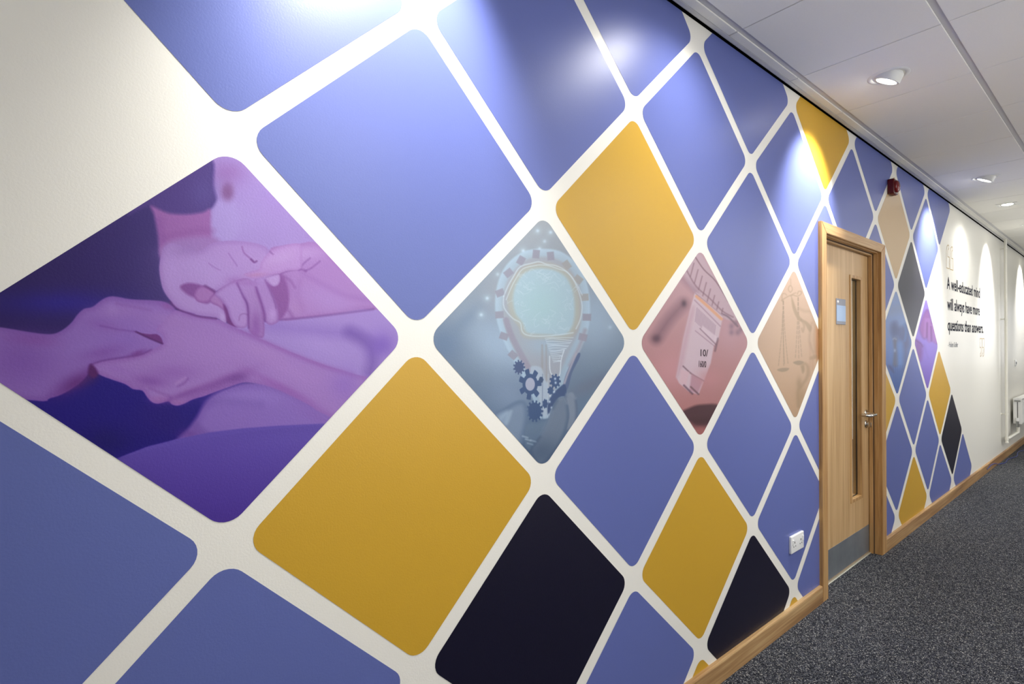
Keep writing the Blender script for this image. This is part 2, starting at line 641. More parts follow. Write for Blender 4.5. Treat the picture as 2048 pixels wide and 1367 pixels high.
class Print:
    """a picture raster for one lozenge; shapes are given in the photograph's pixel grid and drawn on the wall plane"""

    def __init__(self, bounds, res, base):
        ya, yb, za, zb = bounds
        self.res = res
        Y, Z = np.meshgrid(np.linspace(ya, yb, res), np.linspace(za, zb, res))
        Q = np.stack([np.zeros_like(Y) - CAM[0], Y - CAM[1], Z - CAM[2]], -1)
        dz = Q @ FWD
        dz = np.where(dz < 0.02, 0.02, dz)
        self.x = (1024 + FPX * (Q @ RGT) / dz).astype(np.float32)
        self.y = (683.5 - FPX * (Q @ UPV) / dz).astype(np.float32)
        self.c = np.empty((res, res, 3), np.float32)
        self.c[:] = base

    def _sel(self, pts, pad):
        P = np.array(pts)
        m = (self.x > P[:, 0].min() - pad) & (self.x < P[:, 0].max() + pad) & (self.y > P[:, 1].min() - pad) & (self.y < P[:, 1].max() + pad)
        return np.nonzero(m)

    def mix(self, idx, a, col):
        a = np.clip(a, 0, 1)[:, None]
        self.c[idx] = self.c[idx] * (1 - a) + np.asarray(col, np.float32) * a

    def grad(self, p, q, c0, c1, alpha=1.0):
        d = np.array(q, float) - p
        t = ((self.x - p[0]) * d[0] + (self.y - p[1]) * d[1]) / (d @ d)
        t = np.clip(t, 0, 1)[..., None]
        col = np.array(c0) * (1 - t) + np.array(c1) * t
        self.c = (self.c * (1 - alpha) + col * alpha).astype(np.float32)

    def poly(self, pts, col, soft=1.5, alpha=1.0, edge=None, smooth=True, sub=4):
        """fill; edge = (colour, width) shades towards the outline from inside"""
        P = catmull(pts, sub) if smooth else [np.array(p, float) for p in pts]
        idx = self._sel(P, soft + 1)
        x, y = self.x[idx], self.y[idx]
        if not len(x):
            return
        d2 = np.full(x.shape, 1e9, np.float32)
        ins = np.zeros(x.shape, bool)
        for a, b in zip(P, P[1:] + P[:1]):
            ex, ey = float(b[0] - a[0]), float(b[1] - a[1])
            wx, wy = x - np.float32(a[0]), y - np.float32(a[1])
            t = np.clip((wx * ex + wy * ey) / (ex * ex + ey * ey + 1e-9), 0, 1)
            d2 = np.minimum(d2, (wx - ex * t) ** 2 + (wy - ey * t) ** 2)
            if ey != 0:
                c = ((a[1] > y) != (b[1] > y)) & (x < ex * (y - a[1]) / ey + a[0])
                ins ^= c
        sd = np.where(ins, 1, -1) * np.sqrt(d2)
        a = np.clip(sd / soft * 0.5 + 0.5, 0, 1) * alpha
        if edge:
            ek = getattr(self, 'edge_k', 1.0)
            edge = (tuple(c_ * (1 - ek) + e_ * ek for c_, e_ in zip(col, edge[0])), edge[1])
            t = np.clip(sd / edge[1], 0, 1)[:, None]
            t = t * t * (3 - 2 * t)
            cc = np.array(edge[0]) * (1 - t) + np.array(col) * t
            a = a[:, None]
            self.c[idx] = self.c[idx] * (1 - a) + cc * a
        else:
            self.mix(idx, a, col)

    def line(self, pts, w, col, alpha=1.0, soft=1.0, smooth=True):
        P = catmull(pts, 4, False) if smooth and len(pts) > 2 else [np.array(p, float) for p in pts]
        idx = self._sel(P, w / 2 + soft + 1)
        x, y = self.x[idx], self.y[idx]
        if not len(x):
            return
        d2 = np.full(x.shape, 1e9, np.float32)
        for a, b in zip(P, P[1:]):
            ex, ey = float(b[0] - a[0]), float(b[1] - a[1])
            wx, wy = x - a[0], y - a[1]
            t = np.clip((wx * ex + wy * ey) / (ex * ex + ey * ey + 1e-9), 0, 1)
            d2 = np.minimum(d2, (wx - ex * t) ** 2 + (wy - ey * t) ** 2)
        d = np.sqrt(d2) - w / 2
        self.mix(idx, np.clip(0.5 - d / soft * 0.5, 0, 1) * alpha, col)

    def blob(self, cx, cy, rx, ry, col, alpha=1.0, rot=0.0, power=2.0):
        R = max(rx, ry) * 2.2
        idx = self._sel([(cx - R, cy - R), (cx + R, cy + R)], 0)
        x, y = self.x[idx] - cx, self.y[idx] - cy
        c, s = math.cos(rot), math.sin(rot)
        d = ((x * c + y * s) / rx) ** 2 + ((-x * s + y * c) / ry) ** 2
        self.mix(idx, np.exp(-d ** (power / 2)) * alpha, col)

    def gear(self, cx, cy, rx, ry, n, col, hole=0.0, holecol=None, tooth=0.16, ph=0.0, alpha=1.0):
        idx = self._sel([(cx - rx * 1.4, cy - ry * 1.4), (cx + rx * 1.4, cy + ry * 1.4)], 0)
        x, y = (self.x[idx] - cx) / rx, (self.y[idx] - cy) / ry
        r = np.hypot(x, y)
        th = np.arctan2(y, x)
        lim = 1 + tooth * np.clip(np.cos(n * th + ph) * 4, -1, 1)
        self.mix(idx, np.clip((lim - r) * rx / 1.2 + 0.5, 0, 1) * alpha, col)
        if hole:
            self.mix(idx, np.clip((hole - r) * rx / 1.2 + 0.5, 0, 1), holecol)

    def material(self, name, gain=1.0, grain=0.02):
        rs = np.random.RandomState(3)
        n = rs.rand(self.res, self.res, 1).astype(np.float32)
        c = np.clip(self.c / 255, 0, 1)
        lin = np.where(c <= 0.04045, c / 12.92, ((c + 0.055) / 1.055) ** 2.4) * gain * (1 + (n - 0.5) * 2 * grain)
        lin = np.clip(lin, 0, 1)
        c = np.where(lin <= 0.0031308, lin * 12.92, 1.055 * lin ** (1 / 2.4) - 0.055)
        img = bpy.data.images.new(name, self.res, self.res)
        rgba = np.ones((self.res, self.res, 4), np.float32)
        rgba[..., :3] = c
        img.pixels.foreach_set(rgba.ravel())
        img.update()
        img.pack()
        m = bpy.data.materials.new(name)
        nt, b = nodes_of(m)
        t = nt.nodes.new('ShaderNodeTexImage')
        t.image = img
        t.extension = 'EXTEND'
        uv = nt.nodes.new('ShaderNodeUVMap')
        nt.links.new(uv.outputs[0], t.inputs['Vector'])
        nt.links.new(t.outputs['Color'], b.inputs['Base Color'])
        b.inputs['Roughness'].default_value = WR
        b.inputs['Specular IOR Level'].default_value = 0.42
        tc = nt.nodes.new('ShaderNodeTexCoord')
        add_bump(nt, b, tc, *WALL_BUMP)
        return m


def picture(u, v, res, base, paint, name, label, gain=1.0):
    o = lozenge(u, v, m_blue, label)
    P = Print(list(o['bounds']), res, base)
    paint(P)
    o.data.materials.clear()
    o.data.materials.append(P.material(name, gain))


def paint_hands(P):
    P.edge_k = 0.5
    skin, skin2, shade, deep = (168, 132, 200), (146, 106, 184), (120, 66, 150), (88, 32, 108)
    P.grad((60, 640), (400, 420), (36, 14, 92), (60, 44, 116))
    P.blob(120, 605, 130, 25, (36, 20, 152), 0.6)
    P.blob(330, 560, 60, 90, (74, 58, 122), 0.5)
    # pocket of deep blue below the hands
    P.poly([(-200, 760), (150, 770), (230, 730), (480, 760), (430, 800), (360, 880), (250, 930), (100, 860)], (24, 2, 122), 12)
    P.blob(215, 880, 55, 30, (16, 0, 96), 0.7)
    P.blob(330, 840, 60, 40, (36, 10, 114), 0.6)
    # background shirt and sleeve, top
    P.poly([(425, 300), (470, 290), (900, 700), (760, 660), (560, 560), (430, 500), (420, 470)], (160, 134, 203), 2, edge=None)
    P.blob(455, 345, 40, 26, (146, 106, 176), 0.9)
    P.blob(560, 395, 34, 30, (160, 130, 205), 0.8)
    P.blob(650, 480, 60, 22, (150, 116, 192), 0.7, rot=0.8)
    P.blob(470, 440, 44, 34, (166, 144, 210), 0.8)
    P.poly([(255, 430), (300, 411), (335, 425), (372, 428), (405, 423), (426, 414), (433, 398), (427, 370), (425, 320), (380, 330), (300, 380)],
           (74, 52, 128), 4)
    P.blob(405, 385, 26, 30, (84, 68, 142), 0.6)
    P.poly([(302, 411), (335, 425), (372, 428), (405, 424), (421, 420), (425, 470), (424, 490), (350, 500), (322, 520), (316, 470), (308, 430)],
           (150, 96, 168), 4)
    P.poly([(425, 425), (440, 400), (470, 405), (475, 470), (440, 486), (424, 470)], (166, 144, 210), 6)
    P.blob(455, 383, 13, 19, (124, 80, 138), 0.95, power=3)
    P.line([(330, 474), (365, 466), (400, 460), (424, 462)], 7, (132, 78, 150), 0.55, 9)
    P.line([(319, 440), (322, 470), (330, 500)], 10, (124, 70, 150), 0.45, 10)
    # cloth on the right between the palm and the forearm
    P.poly([(440, 650), (520, 640), (600, 634), (760, 612), (900, 700), (800, 830), (700, 790), (600, 720), (500, 680)], (158, 130, 203), 3)
    P.line([(545, 650), (600, 660), (660, 664), (720, 668), (750, 690)], 12, (126, 92, 182), 0.65, 16)
    P.line([(700, 664), (738, 690), (745, 720), (740, 745)], 15, (92, 56, 150), 0.7, 16)
    P.blob(765, 690, 26, 26, (120, 84, 184), 0.8)
    P.blob(640, 690, 60, 18, (168, 140, 212), 0.6, rot=0.35)
    # knee cloth below the forearm
    P.poly([(425, 790), (462, 772), (500, 764), (560, 772), (700, 840), (800, 900), (640, 900), (350, 900), (352, 880), (372, 862), (392, 835), (405, 812)],
           (136, 104, 188), 5, edge=((112, 76, 168), 22))
    P.blob(500, 795, 70, 16, (146, 116, 198), 0.7)
    P.line([(412, 806), (450, 802), (520, 808)], 8, (112, 80, 166), 0.5, 12)
    P.line([(392, 850), (410, 868), (425, 874)], 8, (96, 60, 146), 0.5, 10)
    P.blob(380, 868, 22, 10, (104, 62, 148), 0.7)
    P.blob(640, 835, 60, 14, (134, 96, 182), 0.7, rot=0.5)
    # ribbed garment
    P.poly([(230, 918), (251, 909), (296, 892), (352, 878), (420, 864), (487, 856), (554, 851), (640, 847), (760, 850), (760, 1100), (200, 1100)],
           (96, 74, 172), 1.6, smooth=False)
    P.grad((470, 900), (455, 1040), (0, 0, 0), (0, 0, 0), 0.0)
    idx = P._sel([(230, 850), (700, 1080)], 0)
    yy, xx = P.y[idx], P.x[idx]
    low = yy > (909 - (xx - 251) * 0.27 + ((xx - 251) / 390.0) ** 2 * 44 + 3)
    dd = np.clip((yy - 870) / 170, 0, 1) * low * 0.75
    P.mix(idx, dd, (66, 38, 142))
    depth = yy - (909 - (xx - 251) * 0.27 + ((xx - 251) / 390.0) ** 2 * 44)
    rib = (np.sin((xx - 0.5 * yy) * 1.9) > 0.1) * low * np.clip(1.1 - depth / 26, 0, 1) * np.clip((xx - 330) / 200, 0, 1)
    P.mix(idx, rib * 0.35, (62, 40, 132))
    weave = (np.sin(xx * 1.1 + yy * 1.7) * np.sin(yy * 1.3 - xx * .4) > 0.3) * low
    P.mix(idx, weave * 0.08, (150, 120, 200))
    # second person's palm, right
    P.poly([(538, 502), (563, 491), (598, 487), (640, 489), (720, 560), (900, 640), (747, 618), (663, 629), (612, 635), (559, 639), (545, 600), (548, 560)],
           (166, 122, 192), 1.6, edge=((148, 96, 172), 14))
    P.blob(600, 508, 50, 14, (182, 146, 208), 0.8, rot=-.1)
    P.blob(655, 600, 55, 24, (170, 132, 202), 0.8, rot=0.3)
    P.blob(560, 572, 16, 24, (132, 74, 150), 0.85, rot=-.3)
    P.blob(553, 602, 9, 12, deep, 0.75)
    P.blob(592, 615, 20, 16, (168, 124, 190), 0.8)
    P.line([(562, 546), (575, 541), (600, 538), (612, 542)], 2.2, (112, 58, 136), 0.75, 3)
    P.line([(598, 540), (606, 528), (620, 516)], 1.8, (116, 62, 144), 0.7, 2.5)
    P.line([(610, 541), (622, 536), (640, 522)], 1.8, (116, 62, 144), 0.7, 2.5)
    P.line([(562, 550), (580, 560), (590, 575)], 2, (116, 62, 140), 0.55, 4)
    P.line([(566, 600), (575, 618), (585, 632)], 3, (116, 60, 140), 0.6, 5)
    P.line([(604, 545), (640, 565), (690, 590), (740, 600)], 4, (140, 88, 170), 0.45, 8)
    P.line([(560, 639), (612, 635), (663, 629), (747, 618)], 2.4, (100, 50, 130), 0.7, 3)
    P.line([(600, 560), (596, 590), (606, 620)], 3, (144, 92, 168), 0.4, 8)
    # held hand: back, wrist and fingers
    P.poly([(320, 505), (336, 484), (380, 474), (428, 474), (440, 492), (400, 512), (345, 515)], (152, 112, 180), 6)
    P.poly([(500, 552), (545, 545), (568, 556), (578, 600), (564, 636), (530, 642), (515, 600)], (134, 78, 154), 3)
    back = [(330, 492), (350, 486), (395, 502), (423, 486), (458, 481), (493, 483), (525, 490), (539, 502), (548, 530), (540, 556), (511, 572),
            (472, 566), (452, 572), (430, 586), (446, 604), (452, 620), (454, 640), (449, 646), (433, 636), (398, 631), (379, 627), (353, 616), (340, 600),
            (328, 583), (322, 565), (318, 536), (322, 510)]
    P.poly(back, (170, 136, 203), 1.5, edge=((146, 104, 180), 13))
    P.blob(410, 540, 60, 30, (174, 144, 210), 0.7, rot=0.3)
    P.blob(370, 500, 40, 14, (150, 116, 182), 0.7, rot=-.1)
    P.blob(345, 545, 16, 36, (176, 144, 212), 0.6)
    P.blob(478, 520, 34, 22, (174, 140, 206), 0.6)
    P.poly([(360, 574), (372, 566), (392, 567), (412, 574), (432, 584), (420, 604), (408, 606), (390, 596), (374, 588)], (128, 74, 150), 3)
    P.poly([(388, 590), (392, 578), (403, 571), (416, 574), (430, 586), (420, 602), (406, 605), (394, 602)], (160, 110, 180), 1.5,
           edge=((120, 62, 140), 7))
    P.poly([(419, 598), (424, 590), (434, 587), (444, 600), (452, 616), (450, 622), (436, 612), (423, 606)], (160, 112, 180), 1.5,
           edge=((122, 66, 144), 6))
    P.line([(410, 571), (425, 580), (432, 586)], 3, deep, 0.75, 3)
    P.poly([(446, 608), (456, 618), (462, 640), (478, 652), (470, 654), (455, 646), (451, 632)], (108, 46, 124), 2)
    f1 = [(430, 585), (442, 600), (453, 615), (459, 634), (465, 646), (472, 653), (482, 656), (493, 653), (497, 640), (496, 616), (488, 592), (478, 572), (470, 560)]
    f2 = [(472, 562), (482, 582), (492, 602), (496, 620), (496, 645), (498, 660), (509, 671), (525, 675), (529, 662), (528, 640), (525, 616), (517, 592), (508, 568), (495, 556)]
    f3 = [(508, 562), (514, 584), (522, 606), (528, 626), (530, 641), (538, 649), (548, 648), (557, 640), (555, 615), (549, 596), (541, 578), (529, 556), (518, 552)]
    P.poly(f3, (164, 124, 194), 1.4, edge=((128, 74, 154), 8))
    P.poly(f2, (162, 122, 190), 1.4, edge=((122, 66, 146), 7))
    P.poly(f1, (168, 132, 200), 1.4, edge=((128, 74, 154), 8))
    P.blob(470, 585, 20, 22, (170, 134, 204), 0.8, rot=0.5)
    P.blob(505, 566, 18, 12, (168, 130, 200), 0.8)
    P.blob(524, 560, 10, 10, (170, 134, 204), 0.8)
    P.blob(512, 648, 12, 26, (122, 64, 150), 0.55)
    P.blob(512, 662, 10, 10, (140, 86, 170), 0.7)
    P.blob(486, 643, 8, 10, (172, 132, 200), 0.6)
    P.line([(478, 640), (480, 630), (488, 627), (495, 629)], 1.3, (120, 66, 140), 0.6, 2)
    P.blob(545, 628, 7, 12, (182, 146, 212), 0.8)
    P.line([(474, 566), (486, 592), (495, 612), (497, 655)], 2, (96, 40, 124), 0.75, 2.5)
    P.line([(512, 574), (521, 600), (529, 628), (530, 642)], 2, (100, 44, 128), 0.7, 2.5)
    P.line([(530, 560), (541, 582), (550, 606), (552, 616)], 1.6, (110, 56, 134), 0.6, 2.5)
    P.poly([(530, 556), (540, 551), (558, 548), (560, 562), (554, 571), (543, 571)], (180, 146, 208), 1.3, edge=((140, 92, 170), 5))
    P.blob(470, 560, 18, 8, (150, 98, 176), 0.5)
    P.blob(500, 566, 18, 6, (146, 92, 172), 0.4)
    # index finger of the other hand laid across
    P.poly([(488, 548), (500, 543), (518, 537), (522, 524), (538, 504), (563, 492), (600, 488), (604, 520), (600, 538), (575, 541), (560, 546), (528, 553), (510, 557), (498, 554)],
           (178, 138, 204), 1.4, edge=((160, 112, 186), 8))
    P.blob(512, 549, 18, 4, (176, 122, 176), 0.7, rot=-.1)
    P.blob(560, 515, 34, 12, (186, 152, 212), 0.7, rot=-.3)
    P.line([(484, 493), (488, 505), (500, 516), (507, 522)], 2, (128, 72, 150), 0.8, 2)
    P.line([(502, 518), (508, 524), (513, 522)], 2.6, (100, 44, 120), 0.9, 2)
    P.line([(457, 506), (465, 518), (474, 531)], 1.6, (136, 88, 168), 0.7, 2)
    P.line([(417, 526), (425, 532), (440, 540)], 1.6, (136, 88, 168), 0.6, 2)
    P.line([(540, 503), (546, 508)], 2, (120, 70, 148), 0.7, 2)
    P.blob(445, 634, 6, 10, (184, 156, 214), 0.7)
    # left arm and its hand
    P.poly([(-200, 640), (-60, 649), (0, 654), (60, 664), (100, 668), (122, 661), (142, 645), (155, 628), (168, 617), (185, 613), (205, 598), (225, 592), (262, 598),
            (305, 600), (328, 603), (345, 612), (356, 622), (395, 632), (380, 690), (300, 715), (232, 722), (200, 726), (184, 732), (178, 745), (160, 765),
            (130, 785), (100, 796), (60, 800), (-200, 760)], (142, 104, 186), 1.6, edge=((120, 72, 160), 16))
    P.blob(40, 720, 70, 50, (124, 80, 170), 0.7)
    P.blob(150, 765, 46, 16, (98, 40, 122), 0.8, rot=-.5)
    P.blob(70, 680, 60, 12, (130, 74, 160), 0.6, rot=.1)
    P.blob(170, 690, 60, 22, (144, 108, 190), 0.8)
    P.blob(240, 622, 50, 14, (152, 112, 188), 0.8)
    P.blob(225, 618, 12, 12, (160, 124, 198), 0.6)
    P.blob(245, 680, 40, 20, (140, 102, 188), 0.8)
    P.blob(205, 650, 34, 10, (134, 86, 172), 0.5, rot=.2)
    P.blob(205, 705, 40, 12, (122, 68, 158), 0.5, rot=-.2)
    P.blob(335, 612, 14, 7, (142, 82, 160), 0.6, rot=.3)
    # right hand and forearm
    P.poly([(180, 729), (205, 722), (241, 716), (279, 709), (302, 699), (324, 687), (326, 670), (312, 658), (330, 640), (351, 620), (380, 629), (428, 635), (460, 650), (484, 660),
            (519, 676), (581, 703), (643, 727), (706, 747), (800, 780), (820, 900), (651, 829), (622, 812), (588, 794), (543, 774), (503, 765), (484, 765), (465, 771), (437, 781), (408, 792),
            (387, 798), (370, 806), (355, 811), (343, 808), (336, 802), (317, 807), (304, 804), (294, 794), (284, 781), (266, 778), (250, 768), (227, 760), (205, 752), (190, 743)],
           (158, 118, 192), 1.4, edge=((134, 82, 168), 15), sub=3)
    P.blob(400, 690, 90, 30, (162, 122, 195), 0.8, rot=.3)
    P.blob(345, 640, 50, 16, (158, 118, 190), 0.8, rot=.2)
    P.blob(580, 740, 70, 16, (166, 126, 198), 0.7, rot=.42)
    P.blob(520, 700, 50, 14, (166, 126, 196), 0.7, rot=.35)
    P.blob(230, 738, 40, 12, (152, 108, 190), 0.8, rot=.25)
    P.blob(300, 762, 34, 12, (126, 74, 160), 0.75, rot=.1)
    P.blob(345, 745, 50, 16, (140, 92, 176), 0.6)
    P.blob(440, 765, 60, 10, (122, 66, 150), 0.65, rot=-.4)
    P.blob(475, 755, 24, 9, (104, 52, 136), 0.6, rot=-.2)
    P.blob(372, 787, 50, 7, (118, 62, 146), 0.6, rot=-.35)
    P.blob(318, 798, 18, 7, (160, 106, 180), 0.7)
    P.blob(357, 804, 14, 5, (160, 106, 176), 0.7)
    P.line([(352, 767), (362, 760), (370, 755)], 3, (176, 134, 200), 0.7, 3)
    P.line([(356, 772), (368, 766), (376, 757)], 2.5, (116, 66, 148), 0.6, 3)
    P.line([(300, 776), (318, 784), (340, 792), (338, 800)], 2.5, (118, 66, 146), 0.5, 4)
    P.line([(484, 661), (519, 677), (581, 704), (643, 728), (706, 747)], 4, (140, 84, 166), 0.5, 6)
    P.blob(560, 772, 70, 8, (140, 82, 168), 0.6, rot=.45)
    P.blob(690, 770, 30, 30, (140, 102, 190), 0.7)
    # gap between the two hands and the creases
    P.poly([(268, 662), (285, 666), (300, 668), (313, 668), (322, 675), (325, 687), (312, 682), (292, 674)], (108, 48, 126), 1.4)
    P.line([(272, 663), (290, 672), (310, 681), (325, 687)], 2.4, (70, 20, 92), 0.85, 2)
    P.line([(200, 651), (215, 654), (240, 659), (272, 663)], 1.8, (110, 58, 144), 0.6, 2.5)
    P.line([(181, 729), (205, 721), (241, 715), (279, 709), (302, 699)], 2, (96, 40, 124), 0.7, 2.5)
    P.blob(275, 706, 16, 5, (110, 44, 128), 0.7, rot=-.3)
    P.line([(340, 603), (354, 617), (380, 627), (400, 633), (432, 637)], 2.6, (92, 34, 112), 0.85, 2.2)
    P.line([(232, 607), (262, 612), (300, 620)], 2, (128, 78, 158), 0.5, 4)
    P.poly([(178, 730), (186, 730), (196, 746), (188, 756), (176, 748)], (84, 26, 100), 3)


def paint_bulb(P):
    P.grad((1085, 445), (1085, 920), (160, 168, 176), (78, 104, 136))
    P.blob(1000, 690, 90, 60, (158, 180, 204), 0.9, rot=.6)
    P.blob(1190, 640, 60, 70, (158, 180, 202), 0.8)
    P.blob(1010, 590, 40, 40, (160, 166, 176), 0.7)
    P.blob(885, 690, 40, 40, (100, 124, 156), 0.8)
    P.blob(930, 640, 14, 40, (96, 120, 150), 0.3, rot=.8)
    P.blob(1180, 770, 60, 14, (104, 116, 138), 0.8, rot=-.45)
    P.blob(1210, 800, 40, 14, (130, 160, 186), 0.7, rot=-.5)
    P.blob(1020, 790, 46, 40, (126, 146, 174), 0.8)
    P.blob(1090, 890, 60, 40, (76, 98, 128), 0.8)
    for x, y, a in ((974, 596, .9), (962, 629, .9), (1075, 461, .8), (1101, 464, .9), (1089, 482, .6), (1046, 501, .9), (995, 548, .5), (1079, 497, .7), (1220, 654, .4)):
        P.blob(x, y, 3.2, 3.2, (206, 228, 240), a)
        P.blob(x, y, 9, 9, (180, 202, 218), a * 0.4)
    # bulb body: pale cog ring around the head, narrowing to the neck
    body = [(1083, 497), (1120, 502), (1152, 525), (1172, 560), (1180, 610), (1176, 660), (1158, 705), (1140, 745), (1128, 790), (1112, 830), (1070, 835), (1066, 800),
            (1048, 760), (1026, 720), (1002, 670), (990, 620), (994, 570), (1012, 530), (1045, 503)]
    P.poly(body, (166, 188, 206), 2, alpha=0.75, edge=((176, 202, 222), 16))
    inner = [(1083, 513), (1112, 517), (1138, 535), (1158, 570), (1164, 615), (1158, 660), (1140, 700), (1120, 745), (1104, 790), (1080, 795), (1066, 745), (1040, 720),
             (1020, 680), (1007, 640), (1006, 590), (1020, 550), (1050, 520)]
    P.poly(inner, (158, 160, 170), 3, alpha=0.75)
    for k, (x, y, r) in enumerate([(1042, 520, .5), (1072, 507, .1), (1101, 511, -.1), (1133, 529, -.6), (1156, 558, -.9), (1169, 594, 1.5), (1174, 634, 1.6),
                                   (1166, 674, 1.8), (1017, 545, .9), (1000, 585, 1.2), (999, 629, 1.5), (1008, 672, 1.9), (1026, 710, 2.3)]):
        c, s = math.cos(r), math.sin(r)
        col = (146, 146, 162) if k not in (3, 4, 5) else (158, 158, 158)
        P.poly([(x + a * c - q * s, y + a * s + q * c) for a, q in ((-7, -8), (7, -8), (7, 9), (-7, 9))], col, 1.0, 0.9, smooth=False)
    P.line([(1012, 640), (1022, 670), (1040, 705), (1058, 738)], 12, (150, 146, 164), 0.9, 2)
    P.line([(1170, 660), (1160, 690), (1140, 730)], 8, (152, 146, 160), 0.7, 3)
    # golden rim and glowing brain
    gl = [(1083, 532), (1112, 537), (1136, 553), (1150, 585), (1153, 625), (1147, 655), (1130, 672), (1090, 672), (1052, 668), (1042, 648), (1026, 625), (1022, 590), (1034, 556), (1056, 537)]
    P.poly([(p[0] + (p[0] - 1087) * 0.12, p[1] + (p[1] - 605) * 0.12) for p in gl], (170, 168, 160), 3, 0.75)
    P.poly(gl, (166, 192, 206), 6)
    P.blob(1080, 610, 44, 44, (164, 196, 204), 0.9)
    P.blob(1090, 690, 44, 22, (156, 178, 198), 0.8)
    P.line(gl + gl[:1], 5, (174, 166, 146), 0.6, 5)
    ol = [(1007, 592), (1016, 571), (1027, 552), (1040, 533), (1063, 526), (1078, 523), (1093, 528), (1112, 531), (1131, 541), (1146, 558), (1158, 585), (1164, 611), (1161, 636), (1152, 657)]
    P.line(ol, 1.7, (204, 224, 236), 0.75, 1.4)
    P.line([(a + 5 + 1.5 * math.sin(i * 2.1), c + 5 + 2 * math.cos(i * 2.7)) for i, (a, c) in enumerate(ol[:-3])], 1.3, (206, 226, 236), 0.7, 1.2)
    P.line([(1007, 592), (1008, 615), (1025, 636), (1040, 645), (1044, 662), (1055, 670), (1080, 672), (1110, 670), (1146, 665)], 1.7, (204, 224, 236), 0.75, 1.4)
    rs = random.Random(5)
    for k in range(46):
        a = rs.uniform(0, 6.28)
        rr = rs.uniform(30, 66)
        x, y = 1086 + rr * math.cos(a), 602 + rr * 1.05 * math.sin(a)
        pts = [(x, y)]
        for j in range(4):
            x += rs.uniform(-10, 10)
            y += rs.uniform(-8, 8)
            pts.append((x, y))
        P.line(pts, 0.8, (190, 212, 224), 0.5, 1.1)
    for k in range(15):
        y = 676 + k * 3.4
        x0 = 1090 + k * 1.2
        P.line([(x0, y), (x0 + 14, y + rs.uniform(-3, 3)), (1146 - k * 2.2, y + rs.uniform(-4, 2))], 0.9, (206, 226, 238), 0.75, 1.1)
    P.line([(1099, 712), (1101, 745), (1118, 752), (1122, 720), (1128, 700)], 1.4, (220, 234, 242), 0.9, 1.1)
    P.line([(1084, 690), (1084, 750)], 3, (150, 146, 140), 0.6, 2)
    P.line([(1092, 690), (1093, 760)], 2, (150, 146, 140), 0.6, 2)
    # inner glass parts
    P.poly([(1060, 735), (1082, 735), (1090, 760), (1096, 770), (1096, 820), (1088, 835), (1078, 800), (1070, 770)], (170, 186, 204), 2, 0.9)
    P.line([(1085, 748), (1084, 840)], 1.2, (96, 112, 140), 0.7, 1)
    P.line([(1096, 748), (1095, 835)], 1.0, (186, 202, 218), 0.8, 1)
    P.poly([(1156, 706), (1160, 712), (1144, 745), (1136, 775), (1126, 785), (1128, 760), (1140, 730)], (84, 102, 138), 1.2)
    P.line([(1152, 708), (1136, 745), (1128, 768)], 4, (168, 166, 180), 0.9, 1.5)
    # gears
    gd = (58, 84, 126)
    P.gear(1038, 734, 10.5, 13, 11, (70, 88, 128), tooth=0.14)
    P.gear(1060, 768, 19, 26, 7, gd, 0.5, (166, 172, 194), tooth=0.2, ph=.6)
    P.gear(1069, 822, 15.5, 19.5, 14, gd, tooth=0.12)
    P.gear(1110, 762, 10, 13, 9, gd, tooth=0.14)
    P.gear(1082, 759, 4.5, 6, 6, (60, 82, 116), tooth=.05)
    P.gear(1101, 781, 6, 8, 7, gd, tooth=0.1)
    P.gear(1090, 807, 5, 9, 7, gd, tooth=0.08)
    P.poly([(1103, 790), (1118, 775), (1130, 768), (1132, 790), (1118, 795), (1104, 815), (1096, 830), (1095, 810)], (60, 82, 122), 1.5)
    for x, y in ((1110, 757), (1111, 765), (1108, 783), (1100, 791), (1099, 803), (1103, 815), (1098, 829)):
        P.blob(x, y, 2.0, 2.4, (206, 222, 238), 0.95)
    # fingers that hold it
    P.poly([(985, 830), (1005, 818), (1030, 803), (1046, 801), (1054, 812), (1056, 835), (1050, 865), (1040, 890), (1000, 870)], (122, 142, 168), 3, edge=((96, 118, 148), 14))
    P.line([(1000, 838), (1014, 826), (1012, 846), (1022, 822)], 3, (168, 190, 210), 0.6, 4)
    P.poly([(995, 832), (1012, 820), (1022, 826), (1012, 850)], (150, 172, 196), 4, .6)
    P.poly([(1052, 850), (1075, 846), (1092, 842), (1090, 870), (1070, 900), (1050, 890)], (100, 122, 148), 3)
    P.poly([(1128, 800), (1135, 785), (1146, 783), (1152, 795), (1155, 825), (1150, 850), (1130, 860)], (124, 138, 158), 2, edge=((92, 108, 134), 8))
    P.poly([(1108, 806), (1116, 796), (1128, 794), (1135, 806), (1138, 835), (1128, 870), (1108, 905), (1080, 930), (1060, 900), (1080, 870), (1094, 842), (1102, 820)],
           (110, 126, 148), 2, edge=((84, 104, 132), 9))
    P.line([(1104, 822), (1096, 844), (1084, 868)], 3, (146, 162, 182), 0.6, 5)
    P.line([(1119, 798), (1128, 797), (1133, 806)], 3, (150, 162, 176), 0.6, 4)
    P.line([(1134, 788), (1144, 786), (1150, 796)], 3, (154, 168, 184), 0.6, 4)
    for x, y in ((1056, 880), (1060, 888), (1066, 882), (1050, 874)):
        P.line([(x - 5, y - 2), (x + 5, y + 1)], 2, (190, 210, 226), 0.8, 2)
    P.blob(1085, 905, 40, 30, (64, 84, 112), 0.6)


def zp(pts, x0, y0, s):
    return [(x0 + a / s, y0 + c / s) for a, c in pts]


